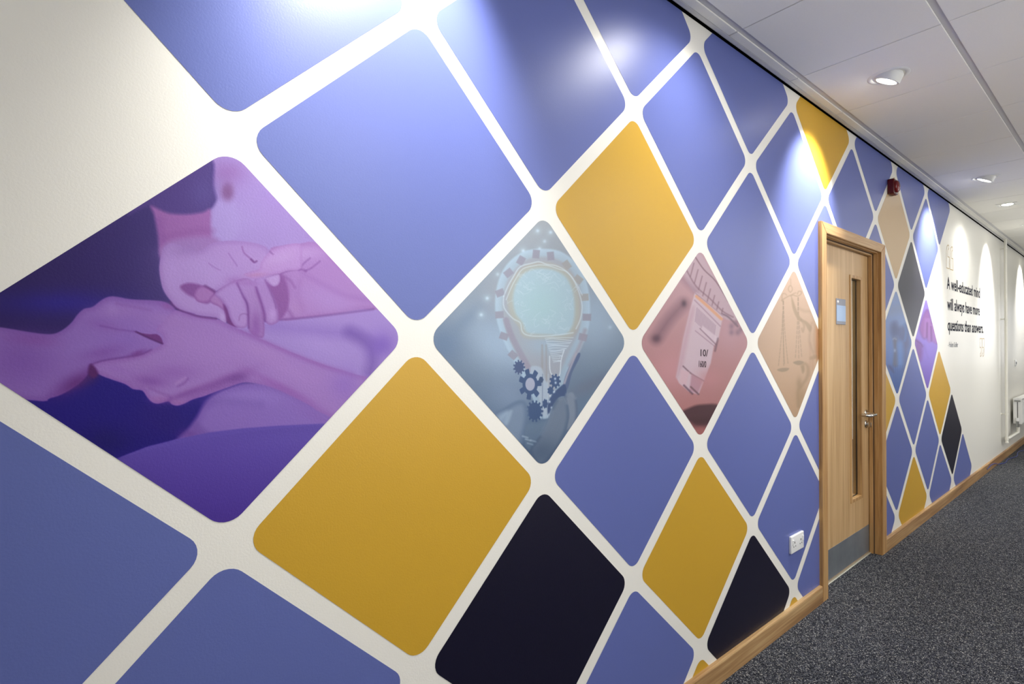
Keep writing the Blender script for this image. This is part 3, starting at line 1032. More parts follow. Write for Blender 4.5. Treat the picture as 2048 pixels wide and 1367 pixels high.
def paint_microscope(P):
    P.grad((1400, 520), (1400, 860), (186, 150, 158), (172, 112, 110))
    z = lambda pts: zp(pts, 1260, 480, 3.255)
    P.blob(1340, 740, 40, 40, (196, 140, 146), 0.7)
    P.blob(1460, 660, 26, 40, (186, 144, 154), 0.8)
    P.poly(z([(350, 200), (440, 80), (560, 260), (700, 500), (690, 520), (600, 500), (410, 330)]), (186, 158, 168), 2)
    for k in range(8):
        a = z([(415 + k * 27, 150 + k * 42)])[0]
        P.line([a, (a[0] - 7, a[1] + 26)], 1.8, (128, 92, 104), 0.8, 1.5)
    P.line(z([(425, 110), (480, 190), (560, 270), (640, 400)]), 1.6, (96, 60, 74), 0.8, 1.5)
    P.line(z([(370, 200), (430, 300), (520, 380), (600, 460), (670, 500)]), 1.8, (120, 84, 98), 0.8, 1.8)
    P.line(z([(600, 480), (640, 500), (700, 560)]), 2.4, (92, 66, 84), 0.8, 2)
    for x, y in ((660, 560), (690, 540), (700, 600), (660, 600), (720, 580)):
        P.blob(*z([(x, y)])[0], 5, 6, (118, 92, 112), 0.6)
    P.line(z([(170, 640), (250, 520), (345, 415)]), 15, (112, 78, 94), 0.8, 12)
    P.blob(*z([(170, 640)])[0], 9, 8, (84, 54, 68), 0.8)
    P.blob(*z([(350, 412)])[0], 5, 7, (84, 56, 70), 0.9)
    P.line(z([(340, 250), (380, 290), (425, 330)]), 7, (128, 92, 112), 0.5, 8)
    P.poly(z([(420, 345), (430, 340), (605, 490), (575, 640), (545, 690), (525, 800), (480, 918), (445, 1005), (380, 985), (318, 930), (298, 890), (320, 780), (345, 640), (390, 450)]),
           (200, 176, 186), 1.5, smooth=False)
    P.poly(z([(345, 640), (300, 890), (340, 830), (380, 640), (420, 460), (400, 440)]), (188, 152, 164), 4, 0.7)
    P.line(z([(432, 365), (500, 425), (594, 512)]), 6, (214, 156, 120), 0.95, 1.4)
    P.line(z([(425, 345), (500, 405), (603, 492)]), 1.6, (150, 116, 130), 0.8, 1.3)
    P.line(z([(420, 390), (500, 470), (588, 560)]), 1.6, (146, 112, 128), 0.8, 1.3)
    for k in range(16):
        a = (436 + k * 8, 440 + k * 7.5)
        P.line(z([a, (a[0] - 12, a[1] + 90)]), 0.9, (140, 112, 130), 0.8, 1.0)
    P.line(z([(455, 575), (560, 680)]), 1.8, (116, 86, 102), 0.8, 1.3)
    P.line(z([(425, 590), (550, 690)]), 1.4, (140, 106, 122), 0.7, 1.3)
    P.poly(z([(470, 555), (580, 640), (560, 665), (465, 580)]), (212, 190, 200), 1.5, .8, smooth=False)
    P.line(z([(572, 640), (553, 720)]), 3, (100, 70, 84), 0.8, 2)
    P.line(z([(345, 820), (400, 870), (478, 915)]), 2, (92, 62, 74), 0.85, 1.5)
    P.poly(z([(330, 840), (385, 860), (360, 960), (322, 925)]), (206, 170, 180), 2, .9, smooth=False)
    P.poly(z([(400, 870), (475, 915), (440, 1000), (385, 980)]), (176, 132, 146), 2, .9, smooth=False)
    P.line(z([(350, 945), (405, 1000)]), 3.2, (84, 56, 76), 0.85, 1.6)
    P.line(z([(395, 955), (445, 1003)]), 2.6, (84, 52, 62), 0.85, 1.6)
    P.blob(*z([(520, 900)])[0], 26, 20, (186, 128, 132), 0.7)
    P.poly(z([(330, 1130), (400, 1085), (470, 1070), (580, 1078), (560, 1190), (520, 1185), (420, 1190)]), (76, 42, 50), 3)
    P.poly(z([(400, 1165), (540, 1165), (500, 1215), (420, 1215)]), (66, 34, 40), 6, .9)
    P.blob(*z([(455, 1245)])[0], 12, 10, (160, 92, 90), 0.9)


def paint_scales(P):
    P.grad((1588, 560), (1580, 820), (200, 170, 148), (186, 152, 120))
    z = lambda pts: zp(pts, 1520, 540, 4.55)
    c, c2 = (164, 140, 112), (148, 128, 104)
    P.line(z([(278, 80), (280, 140)]), 1.2, c, .7, 1.2)
    P.line(z([(275, 200), (258, 180), (262, 150), (276, 140), (290, 155), (292, 180), (276, 200)]), 1.8, c, .75, 1.2)
    P.line(z([(195, 275), (240, 245), (290, 225), (340, 235), (372, 215), (375, 195), (350, 192), (340, 215)]), 2.2, c, .75, 1.3)
    P.line(z([(205, 285), (198, 240), (205, 215), (225, 212), (240, 225)]), 2, c, .7, 1.3)
    P.line(z([(280, 235), (300, 215), (325, 205)]), 2, c, .7, 1.3)
    for a, b_ in (((210, 280), (165, 880)), ((210, 280), (215, 880)), ((212, 280), (255, 860)), ((205, 400), (222, 860))):
        n = 16
        for k in range(n):
            t0, t1 = k / n, (k + .62) / n
            t0, t1 = t0 ** .9, t1 ** .9
            # the chains hang together at first, then spread
            sp0, sp1 = t0 ** 1.6, t1 ** 1.6
            p = (a[0] + (b_[0] - a[0]) * sp0, a[1] + (b_[1] - a[1]) * t0)
            q = (a[0] + (b_[0] - a[0]) * sp1, a[1] + (b_[1] - a[1]) * t1)
            P.line(z([p, q]), 1.2, c2, .75, 1.1)
    for b_ in ((320, 810), (352, 815), (380, 800)):
        for k in range(13):
            t0, t1 = k / 13, (k + .62) / 13
            p = (346 + (b_[0] - 346) * t0 ** 1.5, 250 + (b_[1] - 250) * t0)
            q = (346 + (b_[0] - 346) * t1 ** 1.5, 250 + (b_[1] - 250) * t1)
            P.line(z([p, q]), 1.2, c2, .7, 1.1)
    P.poly(z([(155, 905), (200, 890), (262, 892), (245, 915), (205, 925), (175, 920)]), c2, 1.2, .85)
    P.poly(z([(300, 840), (350, 822), (398, 835), (375, 858), (340, 862)]), c2, 1.2, .85)
    arm = [(283, 240), (300, 270), (325, 340), (350, 400), (380, 440), (430, 470), (470, 520), (450, 560), (400, 480), (350, 455), (315, 400), (292, 330)]
    P.poly(z(arm), (166, 142, 114), 1.6, .9)
    P.line(z([(360, 350), (400, 370), (450, 375), (480, 410), (500, 500)]), 4, (172, 146, 118), .7, 4)
    P.line(z([(370, 450), (400, 500), (390, 560), (380, 530)]), 3, (160, 136, 108), .7, 2)
    P.line(z([(470, 480), (455, 560), (450, 650), (480, 740), (500, 790)]), 3, (160, 134, 108), .6, 3)
    P.line(z([(500, 500), (490, 620), (500, 740)]), 4, (170, 144, 118), .6, 3)
    P.line(z([(455, 660), (455, 800), (450, 960)]), 2, (176, 140, 112), .6, 3)
    P.line(z([(480, 800), (478, 900)]), 2, (176, 136, 108), .6, 3)
    P.poly(z([(510, 520), (560, 520), (560, 800), (520, 820), (505, 680)]), (176, 124, 84), 4, .75)
    P.poly(z([(455, 790), (510, 770), (520, 800), (460, 815)]), (160, 134, 104), 2, .6)
    P.line(z([(380, 870), (410, 850), (435, 890), (425, 980), (370, 1060), (345, 1110), (350, 1240)]), 4.5, (158, 132, 102), .8, 3)
    P.poly(z([(375, 880), (400, 870), (405, 910), (390, 940), (378, 915)]), (154, 130, 100), 2, .8)
    P.blob(*z([(355, 1030)])[0], 5, 12, (158, 132, 102), .8)
    P.blob(*z([(375, 1150)])[0], 10, 20, (164, 134, 100), .7)


def paint_doctor(P):
    P.grad((1792, 590), (1795, 780), (132, 152, 194), (62, 94, 164))
    z = lambda pts: zp(pts, 1770, 590, 6.83)
    P.poly(z([(90, 150), (250, 150), (250, 250), (60, 270)]), (130, 142, 172), 6, .7)
    P.blob(*z([(200, 340)])[0], 16, 18, (124, 148, 198), .8)
    P.poly(z([(80, 400), (150, 360), (180, 430), (280, 420), (330, 560), (345, 700), (260, 720), (250, 640), (200, 640), (165, 560), (100, 560)]), (84, 98, 146), 5, .8)
    P.poly(z([(260, 420), (310, 440), (300, 900), (240, 1060), (250, 640)]), (86, 90, 132), 5, .7)
    P.line(z([(260, 400), (285, 500), (270, 620)]), 2.4, (84, 138, 206), .7, 3)
    P.blob(*z([(130, 470)])[0], 8, 14, (74, 86, 130), .8)
    P.poly(z([(105, 590), (130, 575), (160, 590), (155, 700), (170, 800), (175, 960), (110, 960), (120, 780), (112, 680)]), (96, 98, 122), 2.5, .9)
    P.line(z([(110, 600), (130, 588), (150, 602)]), 2.2, (146, 160, 196), .8, 2)
    P.blob(*z([(132, 755)])[0], 2.5, 3.5, (150, 164, 200), .9)
    P.poly(z([(180, 650), (240, 660), (245, 960), (170, 960)]), (96, 138, 204), 5, .7)
    P.poly(z([(40, 620), (100, 640), (90, 900), (40, 860)]), (86, 122, 190), 5, .6)
    for k in range(5):
        P.line(z([(110 + k * 32, 960), (130 + k * 18, 1260)]), 1.2, (52, 84, 150), .6, 1.6)
    P.poly(z([(40, 960), (90, 980), (120, 1060), (60, 1000)]), (60, 62, 110), 3, .7)


def paint_hands_far(P):
    P.grad((1852, 600), (1855, 775), (146, 122, 206), (120, 96, 190))
    z = lambda pts: zp(pts, 1770, 590, 6.83)
    P.poly(z([(540, 230), (590, 200), (620, 300), (700, 520), (720, 660), (690, 655), (640, 630), (600, 640), (560, 590), (540, 600), (500, 560), (470, 430)]), (138, 84, 158), 3, edge=((116, 64, 142), 4))
    for a in (((560, 330), (545, 560)), ((598, 330), (605, 630)), ((640, 420), (650, 620)), ((680, 520), (690, 640))):
        P.line(z(a), 4.2, (164, 116, 188), .7, 3)
    for a in (((575, 380), (570, 570)), ((628, 430), (635, 620))):
        P.line(z(a), 2.6, (96, 42, 116), .8, 2)
    P.poly(z([(415, 610), (470, 640), (510, 700), (510, 800), (480, 900), (420, 760)]), (116, 66, 144), 4, .85)
    P.line(z([(425, 618), (480, 655), (510, 700)]), 2, (92, 42, 120), .8, 2)
    P.line(z([(530, 680), (560, 770), (590, 860)]), 2, (108, 80, 170), .7, 3)
    P.blob(*z([(610, 800)])[0], 12, 26, (136, 114, 208), .6)


picture(0, 0, 900, (60, 40, 110), paint_hands, 'print_clasped_hands', 'purple tinted photograph of two pairs of clasped hands', 0.85)
picture(2, 0, 640, (150, 165, 185), paint_bulb, 'print_light_bulb', 'blue-grey picture of hands holding a light bulb filled with gears', 0.86)
picture(4, 0, 512, (190, 145, 150), paint_microscope, 'print_microscope', 'dusty pink picture of a microscope objective', 0.88)
picture(6, 0, 448, (200, 165, 138), paint_scales, 'print_scales', 'tan picture of a statue holding hanging scales', 0.85)
picture(10, 0, 384, (100, 130, 190), paint_doctor, 'print_blue_figure', 'blue picture partly hidden by the door frame')
picture(12, 0, 384, (150, 120, 200), paint_hands_far, 'print_far_hands', 'small purple picture of fingers beside the quotation')

# ---------------------------------------------------------------- lettering on the wall
def letters(name, text, y0, z0, width, cap, m, x=0.0012, bold=0.0, rot=0.0, label=None, parent=wall_left):
    cu = bpy.data.curves.new(name, 'FONT')
    cu.body = text
    cu.size = 1.0
    cu.resolution_u = 3
    cu.offset = bold
    tmp = bpy.data.objects.new('tmp', cu)
    COL.objects.link(tmp)
    dg = bpy.context.evaluated_depsgraph_get()
    me = bpy.data.meshes.new_from_object(tmp.evaluated_get(dg))
    bpy.data.objects.remove(tmp)
    co = np.empty(len(me.vertices) * 3)
    me.vertices.foreach_get('co', co)
    co = co.reshape(-1, 3)
    xa, xb = co[:, 0].min(), co[:, 0].max()
    # height of a capital in this font is about 0.73 of the size
    sx = width / (xb - xa)
    sz = cap / 0.72
    Y = (co[:, 0] - xa) * sx
    Z = co[:, 1] * sz
    out = np.stack([np.full(len(Y), x), y0 + Y * math.cos(rot) - Z * math.sin(rot), z0 + Y * math.sin(rot) + Z * math.cos(rot)], -1)
    me.vertices.foreach_set('co', out.ravel())
    me.materials.clear()
    me.materials.append(m)
    o = bpy.data.objects.new(name, me)
    COL.objects.link(o)
    o.parent = parent
    if label:
        o['label'] = label
    return o


letters('quote_line', 'A well-educated mind', 6.075, 1.937, 1.475, 0.112, m_text, bold=0.017, label='navy line A well-educated mind')
letters('quote_line', 'will always have more', 6.085, 1.746, 1.445, 0.112, m_text, bold=0.017, label='navy line will always have more')
letters('quote_line', 'questions than answers.', 6.095, 1.556, 1.625, 0.112, m_text, bold=0.017, label='navy line questions than answers')
letters('attribution', '- Helen Keller', 6.10, 1.402, 0.40, 0.050, m_textgrey, label='small thin grey name under the quotation')


def quote_mark(y0, z0, w, h, flip):
    shape = [(0, 0), (0, .62), (.06, .78), (.22, .92), (.5, 1.0), (.86, 1.0), (.86, .86), (.62, .82), (.5, .72), (.46, .5), (1, .5), (1, 0), (0, 0)]
    bm = bmesh.new()
    t = 0.0065
    lay = 0
    for k in (0, 1):
        P = []
        for a, c in shape:
            yy, zz = (a * 0.44 + k * 0.56) * w, c * h
            if flip:
                yy, zz = w - yy, h - zz
            P.append(Vector((y0 + yy, z0 + zz)))
        for a, c in zip(P, P[1:]):
            d = (c - a).normalized()
            n = Vector((-d.y, d.x)) * t / 2
            e = d * t / 2
            q = [a - e - n, c + e - n, c + e + n, a - e + n]
            lay += 1
            bm.faces.new([bm.verts.new((0.0012 + 0.00004 * lay, p.x, p.y)) for p in q])
    return bm


obj('quote_mark', quote_mark(6.06, 2.125, 0.25, 0.215, False), m_goldline, wall_left, label='outlined gold opening quotation mark')
obj('quote_mark', quote_mark(7.53, 1.30, 0.235, 0.195, True), m_goldline, wall_left, label='outlined gold closing quotation mark')
ya, za = wallpt(1400.5, 711.5)
letters('print_lettering', '10/', ya, za, 0.058, 0.028, mat('print_ink', (60, 40, 50), 0.5), rot=-0.03, bold=0.02, x=0.0012, label='dark lettering on the pink picture')
ya, za = wallpt(1397, 733)
letters('print_lettering', '160/0', ya, za, 0.056, 0.026, bpy.data.materials['print_ink'], bold=0.02, rot=-0.07, x=0.0012)

# ---------------------------------------------------------------- the door
door = bpy.data.objects.new('door_1', None)
COL.objects.link(door)
door.location = (0, 0, 0)
door['kind'] = 'structure'
door['label'] = 'pale oak door with a narrow glass slot in a recessed oak frame'
AY0, AY1, AY2, AY3, AZ1, AZ2 = 3.144, 3.214, 4.158, 4.245, 2.046, 2.106
AT = 0.020
# mitred architrave pieces
def prism(pts, x0, x1, bev=0.0):
    bm = bmesh.new()
    A = [bm.verts.new((x0, p[0], p[1])) for p in pts]
    Bv = [bm.verts.new((x1, p[0], p[1])) for p in pts]
    n = len(pts)
    for k in range(n):
        bm.faces.new((A[k], A[(k + 1) % n], Bv[(k + 1) % n], Bv[k]))
    bm.faces.new(A)
    f = bm.faces.new(Bv[::-1])
    if bev:
        bmesh.ops.bevel(bm, geom=list(f.edges), offset=bev, segments=2, affect='EDGES')
    return bm


obj('architrave', prism([(AY0, 0), (AY1, 0), (AY1, AZ1), (AY0, AZ2)], 0, AT, 0.002), m_oak_frame, door)
obj('architrave', prism([(AY2, 0), (AY3, 0), (AY3, AZ2), (AY2, AZ1)], 0, AT, 0.002), m_oak_frame, door)
obj('architrave', prism([(AY0, AZ2), (AY1, AZ1), (AY2, AZ1), (AY3, AZ2)], 0, AT, 0.002), m_oak_head, door)
LX = -0.055                                   # front face of the leaf
JL, JR, JT = 3.219, 4.153, 2.040              # inner faces of the lining
obj('frame_jamb', box(-0.14, 0, DY0 - 0.001, JL, 0, DZ1, 0.001, 1), m_oak_frame, door)
obj('frame_jamb', box(-0.14, 0, JR, DY1 + 0.001, 0, DZ1, 0.001, 1), m_oak_frame, door)
obj('frame_head', box(-0.14, 0, JL, JR, JT, DZ1, 0.001, 1), m_oak_head, door)
# planted stops with seal strips, stepped
obj('door_stop', box(LX + 0.002, -0.030, JR - 0.012, JR, 0, JT, 0.0015, 1), m_oak_frame, door)
obj('door_stop', box(LX + 0.002, -0.030, JL, JL + 0.012, 0, JT, 0.0015, 1), m_oak_frame, door)
obj('door_stop', box(LX + 0.002, -0.030, JL + 0.012, JR - 0.012, JT - 0.014, JT, 0.0015, 1), m_oak_head, door)
m_seal = mat('brown_seal', (70, 50, 34), 0.7)
obj('frame_seal', box(-0.0298, -0.025, JR - 0.004, JR, 0, JT, 0), m_seal, door)
obj('frame_seal', box(-0.0298, -0.025, JL + 0.004, JR - 0.004, JT - 0.004, JT, 0), m_seal, door)
obj('threshold', box(LX - 0.04, LX + 0.012, JL, JR, 0, 0.006, 0.002, 1), m_alu, door)
# leaf with an aperture
GY0, GY1, GZ0, GZ1 = 3.800, 4.003, 0.405, 1.868
leaf_bm = bmesh.new()
LB = -0.099
Y0L, Y1L, Z0L, Z1L = JL + 0.003, JR - 0.0135, 0.010, JT - 0.016
for (a, c, d, e) in ((Y0L, GY0, Z0L, Z1L), (GY1, Y1L, Z0L, Z1L), (GY0, GY1, Z0L, GZ0), (GY0, GY1, GZ1, Z1L)):
    add_box(leaf_bm, LB, LX, a, c, d, e)
leaf = obj('door_leaf', leaf_bm, m_oak_door, door)


def frame_bm(x0, x1, y0, y1, z0, z1, w):
    bm = bmesh.new()
    add_box(bm, x0, x1, y0, y0 + w, z0, z1, 0.0012, 1)
    add_box(bm, x0, x1, y1 - w, y1, z0, z1, 0.0012, 1)
    add_box(bm, x0, x1, y0 + w, y1 - w, z0, z0 + w, 0.0012, 1)
    add_box(bm, x0, x1, y0 + w, y1 - w, z1 - w, z1, 0.0012, 1)
    return bm


obj('glazing_bead', frame_bm(-0.0755, LX + 0.006, GY0 - 0.004, GY1 + 0.004, GZ0 - 0.004, GZ1 + 0.004, 0.021), m_oak_frame, leaf)
obj('glazing_bead', frame_bm(LB - 0.004, -0.0830, GY0 - 0.004, GY1 + 0.004, GZ0 - 0.004, GZ1 + 0.004, 0.021), m_oak_frame, leaf)
obj('glazing_gasket', frame_bm(-0.0785, -0.0755, GY0, GY1, GZ0, GZ1, 0.0205), m_slot, leaf)
obj('glass_pane', box(-0.0828, -0.0786, GY0 + 0.001, GY1 - 0.001, GZ0 + 0.001, GZ1 - 0.001), m_glass, leaf)
obj('kick_plate', box(LX, LX + 0.0018, Y0L + 0.002, Y1L - 0.002, 0.016, 0.196), m_kick, leaf, label='brushed steel kick plate')
# name plate
sy0, sy1, sz0, sz1 = 3.563, 3.716, 1.546, 1.706
sp = bmesh.new()
add_box(sp, LX, LX + 0.004, sy0, sy1, sz0, sz1, 0.001, 1)
obj('sign_plate', sp, m_signgrey, leaf, label='grey metal sign holder')
obj('sign_insert', box(LX + 0.0042, LX + 0.0052, sy0 + 0.005, sy1 - 0.003, sz0 + 0.020, sz1 - 0.042), m_signblue, leaf, label='pale blue insert')
mk = bmesh.new()
add_lathe(mk, [(0, 0.0008), (0.011, 0.0008), (0.011, 0)], 20, Matrix.Translation((LX + 0.004, sy0 + 0.024, sz1 - 0.019)) @ Matrix.Rotation(math.pi / 2, 4, 'Y') @ Matrix.Diagonal((0.7, 1.3, 1, 1)))
obj('sign_mark', mk, m_white, leaf)
# lever handle: rose, neck, returned lever; keyhole escutcheon with a thumb turn
hy, hz = 4.085, 0.955
hb = bmesh.new()
RX = Matrix.Rotation(math.pi / 2, 4, 'Y')
add_lathe(hb, [(0, 0), (0.026, 0), (0.026, 0.006), (0.0245, 0.008), (0.011, 0.0085), (0.010, 0.03), (0, 0.03)], 32, Matrix.Translation((LX, hy, hz)) @ RX)
# lever runs back towards the hinge side and returns to the leaf, in the horizontal plane
lev = bend([(LX + 0.02, hy, hz), (LX + 0.062, hy, hz), (LX + 0.062, hy - 0.118, hz), (LX + 0.016, hy - 0.124, hz)], 0.022, 8)
add_tube(hb, lev, 0.0105, 16)
obj('lever_handle', hb, m_chrome, leaf, smooth=True, label='polished steel lever')
eb = bmesh.new()
add_lathe(eb, [(0, 0), (0.026, 0), (0.026, 0.006), (0.0245, 0.008), (0, 0.008)], 32, Matrix.Translation((LX, hy, hz - 0.072)) @ RX)
add_lathe(eb, [(0.010, 0.008), (0.010, 0.014), (0, 0.014)], 20, Matrix.Translation((LX, hy, hz - 0.072)) @ RX)
add_box(eb, LX + 0.013, LX + 0.034, hy - 0.0045, hy + 0.0045, hz - 0.090, hz - 0.058, 0.003, 2)
obj('thumb_turn', eb, m_chrome, leaf, smooth=True)

# room behind the glass
rm = bmesh.new()
add_box(rm, -4.5, -4.4, 0.5, 9.0, 0, 2.9)
add_box(rm, -4.4, -0.14, 0.4, 0.5, 0, 2.9)
add_box(rm, -4.4, -0.14, 9.0, 9.1, 0, 2.9)
obj('wall_room', rm, m_wall2, kind='structure')
obj('floor_room', box(-4.5, -0.14, 0.4, 9.1, -0.05, 0), m_carpet, kind='structure')
obj('ceiling_room', box(-4.5, -0.14, 0.4, 9.1, 2.9, 2.95), m_tile, kind='structure')
cab = thing('filing_cabinet', 'dark grey cabinet seen as a sliver through the narrow door glass', 'cabinet', (-3.2, 7.3, 0))
obj('cabinet_body', box(-0.25, 0.25, -0.9, 0.9, 0, 1.10, 0.006, 1), m_cab, cab)
for k in range(3):
    dr = obj('cabinet_drawer', box(0.25, 0.262, -0.85, 0.85, 0.05 + k * 0.35, 0.37 + k * 0.35, 0.003, 1), m_cab, cab)
    obj('drawer_handle', box(0.262, 0.275, -0.08, 0.08, 0.26 + k * 0.35, 0.275 + k * 0.35, 0.002, 1), m_steel, dr)

# ---------------------------------------------------------------- double socket
sk = thing('double_socket', 'white double power socket low on the blue lozenge left of the door', 'socket', (0, 2.834, 0.402))
sb = bmesh.new()
add_box(sb, 0, 0.013, -0.075, 0.075, -0.0435, 0.0435, 0.004, 3)
obj('face_plate', sb, m_white, sk, smooth=True)
for s in (-1, 1):
    q = s * 0.037
    sw = obj('rocker_switch', box(0.012, 0.018, s * 0.058 - 0.006, s * 0.058 + 0.006, -0.002, 0.026, 0.002, 2), m_white, sk)
    pin = bmesh.new()
    add_box(pin, 0.0132, 0.0136, q - 0.0035, q + 0.0035, 0.003, 0.013)
    add_box(pin, 0.0132, 0.0136, q - 0.0135, q - 0.008, -0.0145, -0.0085)
    add_box(pin, 0.0132, 0.0136, q + 0.008, q + 0.0135, -0.0145, -0.0085)
    obj('socket_slots', pin, m_slot, sk, kind=None)

# ---------------------------------------------------------------- fire alarm sounder
al = thing('fire_alarm_sounder', 'dark red fire alarm sounder high on the wall above the door', 'alarm', (0, 4.412, 2.536))
ab = bmesh.new()
add_box(ab, 0, 0.042, -0.048, 0.048, -0.052, 0.052, 0.008, 3)
obj('alarm_base', ab, m_red, al, smooth=True)
ad = bmesh.new()
add_lathe(ad, [(0.043, 0.040), (0.043, 0.048), (0.036, 0.057), (0.018, 0.062), (0, 0.063)], 32, RX)
obj('alarm_dome', ad, m_redlens, al, smooth=True)
agr = bmesh.new()
for k in range(5):
    add_box(agr, 0.010, 0.034, -0.03 + k * 0.015 - 0.004, -0.03 + k * 0.015 + 0.004, -0.0545, -0.0515, 0.001, 1)
obj('sounder_grille', agr, m_redlens, al)


# ---------------------------------------------------------------- ceiling lights
def spot(name, parent, loc, direction, watts, size, blend, radius, col):
    L = bpy.data.lights.new(name, 'SPOT')
    L.energy = watts
    L.spot_size = math.radians(size)
    L.spot_blend = blend
    L.shadow_soft_size = radius
    L.color = col
    o = bpy.data.objects.new(name, L)
    COL.objects.link(o)
    o.parent = parent
    o.location = loc
    o.rotation_euler = Vector(direction).to_track_quat('-Z', 'Y').to_euler()
    return o


TILT = math.radians(33)          # beam
HEAD = math.radians(26)          # lamp head


def round_light(y, label):
    g = 'tilted round downlights along the wall'
    t = thing('round_downlight', label, 'ceiling light', (0.362, y, H_CEIL), g)
    rb = bmesh.new()
    add_lathe(rb, [(0.066, 0.006), (0.066, -0.001), (0.069, -0.003), (0.082, -0.0025), (0.0865, 0.0)], 48)
    obj('trim_ring', rb, m_lampwhite, t, smooth=True)
    hb_ = bmesh.new()
    # eyeball head: short drum tipped towards the wall
    M = Matrix.Translation((0.004, 0, 0.004)) @ Matrix.Rotation(HEAD, 4, 'Y')
    add_lathe(hb_, [(0.050, 0.02), (0.058, 0.010), (0.058, -0.026), (0.055, -0.032), (0.0455, -0.032), (0.044, -0.029)], 48, M)
    obj('lamp_head', hb_, m_lampwhite, t, smooth=True)
    fb = bmesh.new()
    add_lathe(fb, [(0, -0.028), (0.0442, -0.028)], 40, M)
    obj('lamp_face', fb, m_lit, t)
    gb = bmesh.new()
    add_lathe(gb, [(0.0662, 0.006), (0.02, 0.0065)], 40)
    obj('shadow_gap', gb, m_slot, t)
    d = Vector((-math.sin(TILT), 0, -math.cos(TILT)))
    p = M @ Vector((0, 0, -0.042))
    spot('downlight_lamp', t, p, d, SPOT_W, 77, 0.75, 0.045, SPOT_COL)
    return t


round_light(3.035, 'tilted round white downlight nearest in view above the yellow lozenge')
round_light(5.45, 'second tilted round downlight along the ceiling, before the square one')
round_light(7.93, 'farthest tilted round downlight, cut by the right picture edge')
round_light(10.4, 'tilted round downlight beyond the right picture edge')
round_light(0.56, 'tilted round downlight above the frame that floods the left of the mural')


def square_light(y, label):
    t = thing('square_downlight', label, 'ceiling light', (0.335, y, H_CEIL), 'square recessed downlights')
    fb = frame_bm(-0.004, 0.0, -0.075, 0.075, -0.075, 0.075, 0.022)
    for v in fb.verts:
        x, yy, z = v.co
        v.co = Vector((z, yy, x))
    obj('trim_frame', fb, m_lampwhite, t)
    rb = bmesh.new()
    add_lathe(rb, [(0.052, -0.001), (0.046, -0.0015), (0.040, -0.0005)], 32)
    obj('reflector', rb, m_steel, t, smooth=True)
    lb = bmesh.new()
    add_lathe(lb, [(0, -0.0018), (0.040, -0.0018)], 32)
    obj('lamp_face', lb, m_lit, t)
    spot('downlight_lamp', t, (0, 0, -0.012), (-0.12, 0, -1), SQUARE_W, 146, 1.0, 0.06, SPOT_COL)
    return t


square_light(6.66, 'small square recessed downlight between two round ones')
square_light(1.76, 'square recessed downlight above the frame')
square_light(11.5, 'square recessed downlight beyond the right picture edge')


def add_fill_panel(y, where):  # made-up panel out of view, added to raise the fill light
    t = thing('fill_panel', 'flat square panel added as fill light, out of view, ' + where, 'ceiling light',
              (1.75 + 0.278, y, H_CEIL), 'added fill panels along the far side of the corridor')
    obj('fill_panel_frame', box(-0.255, 0.255, -0.285, 0.285, -0.008, -0.0005, 0.002, 1), m_lampwhite, t)
    L = bpy.data.lights.new('fill_lamp', 'AREA')
    L.shape = 'RECTANGLE'
    L.size, L.size_y = 0.48, 0.55
    L.energy = FILL_W * (0.5 if y < 0 else 1.0)
    L.color = FILL_COL
    o = bpy.data.objects.new('fill_lamp', L)
    COL.objects.link(o)
    o.parent = t
    o.location = (0, 0, -0.011)


for k, where in zip(range(-1, 4), ('behind the camera', 'beside the camera', 'opposite the oak door', 'opposite the quotation', 'opposite the heating pipe')):
    add_fill_panel(2.1145 + 0.3 + 0.6 * (4 * k - 2), where)

L = bpy.data.lights.new('room_lamp', 'AREA')
L.size = 2.0
L.energy = ROOM_W
o = bpy.data.objects.new('room_lamp', L)
COL.objects.link(o)
o.location = (-2.4, 5.5, 2.85)

# ---------------------------------------------------------------- heating pipe, radiator, switch
PX, PY = 0.050, 8.80
pipe = thing('heating_pipe', 'white painted heating pipe rising up the wall right of the quotation', 'pipe', (PX, PY, 0))
pb = bmesh.new()
add_tube(pb, [(0, 0, 0.225), (0, 0, H_CEIL - 0.002)], 0.0145, 18)
obj('riser', pb, m_pipe, pipe, smooth=True)
for z in (0.57, 1.745, 2.62):
    cb = bmesh.new()
    add_lathe(cb, [(0.015, -0.009), (0.0195, -0.009), (0.0195, 0.009), (0.015, 0.009)], 20, Matrix.Translation((0, 0, z)))
    add_tube(cb, [(-0.016, 0, z), (-PX + 0.003, 0, z)], 0.005, 8)
    add_lathe(cb, [(0, 0.004), (0.014, 0.003), (0.014, 0.0)], 14, Matrix.Translation((-PX, 0, z)) @ RX)
    obj('pipe_clip', cb, m_pipe, pipe, smooth=True)
col = bmesh.new()
add_lathe(col, [(0.0145, -0.004), (0.020, -0.004), (0.022, 0.0)], 24, Matrix.Translation((0, 0, H_CEIL - 0.001)))
obj('ceiling_collar', col, m_pipe, pipe, smooth=True)
rb = bmesh.new()
add_tube(rb, bend([(0, 0.005, 0.268), (0.010, 0.06, 0.268), (0.014, 0.66, 0.268), (0.022, 0.70, 0.268), (0.022, 0.70, 0.345)], 0.03, 6), 0.018, 18)
obj('branch_pipe', rb, m_pipe, pipe, smooth=True)
for z in (0.225, 0.268):
    fb = bmesh.new()
    add_lathe(fb, [(0.0145, -0.016), (0.019, -0.016), (0.019, 0.016), (0.0145, 0.016)] if z > 0.25 else [(0, -0.012), (0.018, -0.010), (0.018, 0.004), (0.0145, 0.006)], 20, Matrix.Translation((0, 0, z)))
    obj('pipe_fitting', fb, m_pipe, pipe, smooth=True)

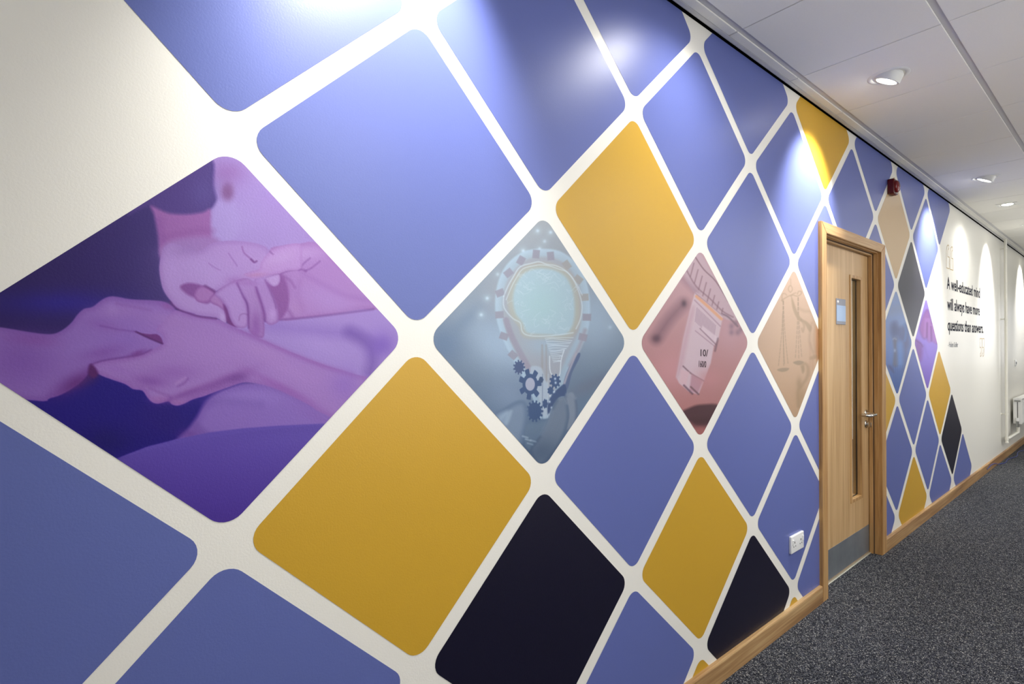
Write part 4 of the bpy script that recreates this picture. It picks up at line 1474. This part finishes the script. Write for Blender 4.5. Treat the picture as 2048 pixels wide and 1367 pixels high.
rad = thing('radiator', 'white convector radiator low on the wall, end on, at the right picture edge', 'radiator', (0.03, 9.47, 0.385))
RW, RH, RD = 1.2, 0.34, 0.082
f1 = bmesh.new()
for x0, x1 in ((0.0, 0.012), (RD - 0.012, RD)):
    add_box(f1, x0, x1, 0.006, RW - 0.006, 0.006, RH - 0.02, 0.003, 2)
    for k in range(32):
        yy = 0.03 + k * (RW - 0.06) / 31
        xa, xb = (x0 - 0.003, x0 + 0.002) if x0 == 0 else (x1 - 0.002, x1 + 0.003)
        add_box(f1, xa, xb, yy - 0.009, yy + 0.009, 0.02, RH - 0.035, 0.002, 1)
obj('radiator_panel', f1, m_rad, rad)
cv = bmesh.new()
for k in range(56):
    yy = 0.02 + k * (RW - 0.04) / 55
    add_box(cv, 0.013, RD - 0.013, yy - 0.001, yy + 0.001, 0.03, RH - 0.03)
obj('convector_fins', cv, m_rad, rad, kind='stuff')
ep = bmesh.new()
add_box(ep, -0.002, 0.034, -0.001, 0.005, 0.004, RH, 0.002, 1)
add_box(ep, 0.046, RD + 0.002, -0.001, 0.005, 0.004, RH, 0.002, 1)
add_box(ep, 0.034, 0.046, 0.001, 0.004, 0.004, RH, 0.0)
obj('end_panel', ep, m_rad, rad)
obj('end_slot', box(0.037, 0.043, -0.0012, 0.0009, 0.06, RH - 0.05), m_slot, rad)
tg = bmesh.new()
add_box(tg, -0.001, RD + 0.001, 0.0, RW, RH - 0.012, RH - 0.004, 0.002, 1)
for k in range(48):
    yy = 0.02 + k * (RW - 0.04) / 47
    add_box(tg, 0.012, RD - 0.012, yy - 0.004, yy + 0.004, RH - 0.004, RH)
obj('top_grille', tg, m_rad, rad)
ve = bmesh.new()
add_tube(ve, [(0.012, -0.012, RH - 0.032), (RD - 0.012, -0.012, RH - 0.032)], 0.009, 12)
add_tube(ve, [(0.041, -0.016, RH - 0.032), (0.041, -0.002, RH - 0.032)], 0.007, 10)
obj('bleed_valve', ve, m_steel, rad, smooth=True)
vv = bmesh.new()
add_tube(vv, [(0.041, 0.0, 0.035), (0.041, -0.022, 0.035)], 0.012, 14)
add_tube(vv, [(0.041, -0.022, -0.035), (0.041, -0.022, 0.04)], 0.014, 16)
obj('valve_body', vv, m_steel, rad, smooth=True)
vh = bmesh.new()
add_lathe(vh, [(0, 0.085), (0.017, 0.083), (0.0195, 0.075), (0.0195, 0.045), (0.015, 0.04), (0, 0.04)], 20, Matrix.Translation((0.041, -0.022, 0)))
obj('valve_head', vh, m_white, rad, smooth=True)

swt = thing('light_switch', 'small white switch on the wall above the radiator', 'switch', (0, 9.9, 1.18))
obj('face_plate', box(0, 0.010, -0.0435, 0.0435, -0.0435, 0.0435, 0.003, 2), m_white, swt, smooth=True)
obj('rocker_switch', box(0.0095, 0.016, -0.008, 0.008, -0.014, 0.014, 0.002, 1), m_cab, swt)

cbm = bmesh.new()
cp = [(0.026, 7.72, 0.050), (0.026, 7.95, 0.062), (0.027, 8.15, 0.05), (0.036, 8.35, 0.016), (0.06, 8.6, 0.0045), (0.05, 8.9, 0.0045), (0.09, 9.2, 0.0045), (0.06, 9.6, 0.0045), (0.11, 10.0, 0.0045), (0.07, 10.5, 0.0045), (0.1, 11.0, 0.0045)]
add_tube(cbm, [tuple(p) for p in catmull(cp, 5, False)], 0.0045, 8)
cable = obj('blue_cable', cbm, m_cable, smooth=True)
cable['label'] = 'thin blue cable lying on the carpet along the far skirting'
cable['category'] = 'cable'
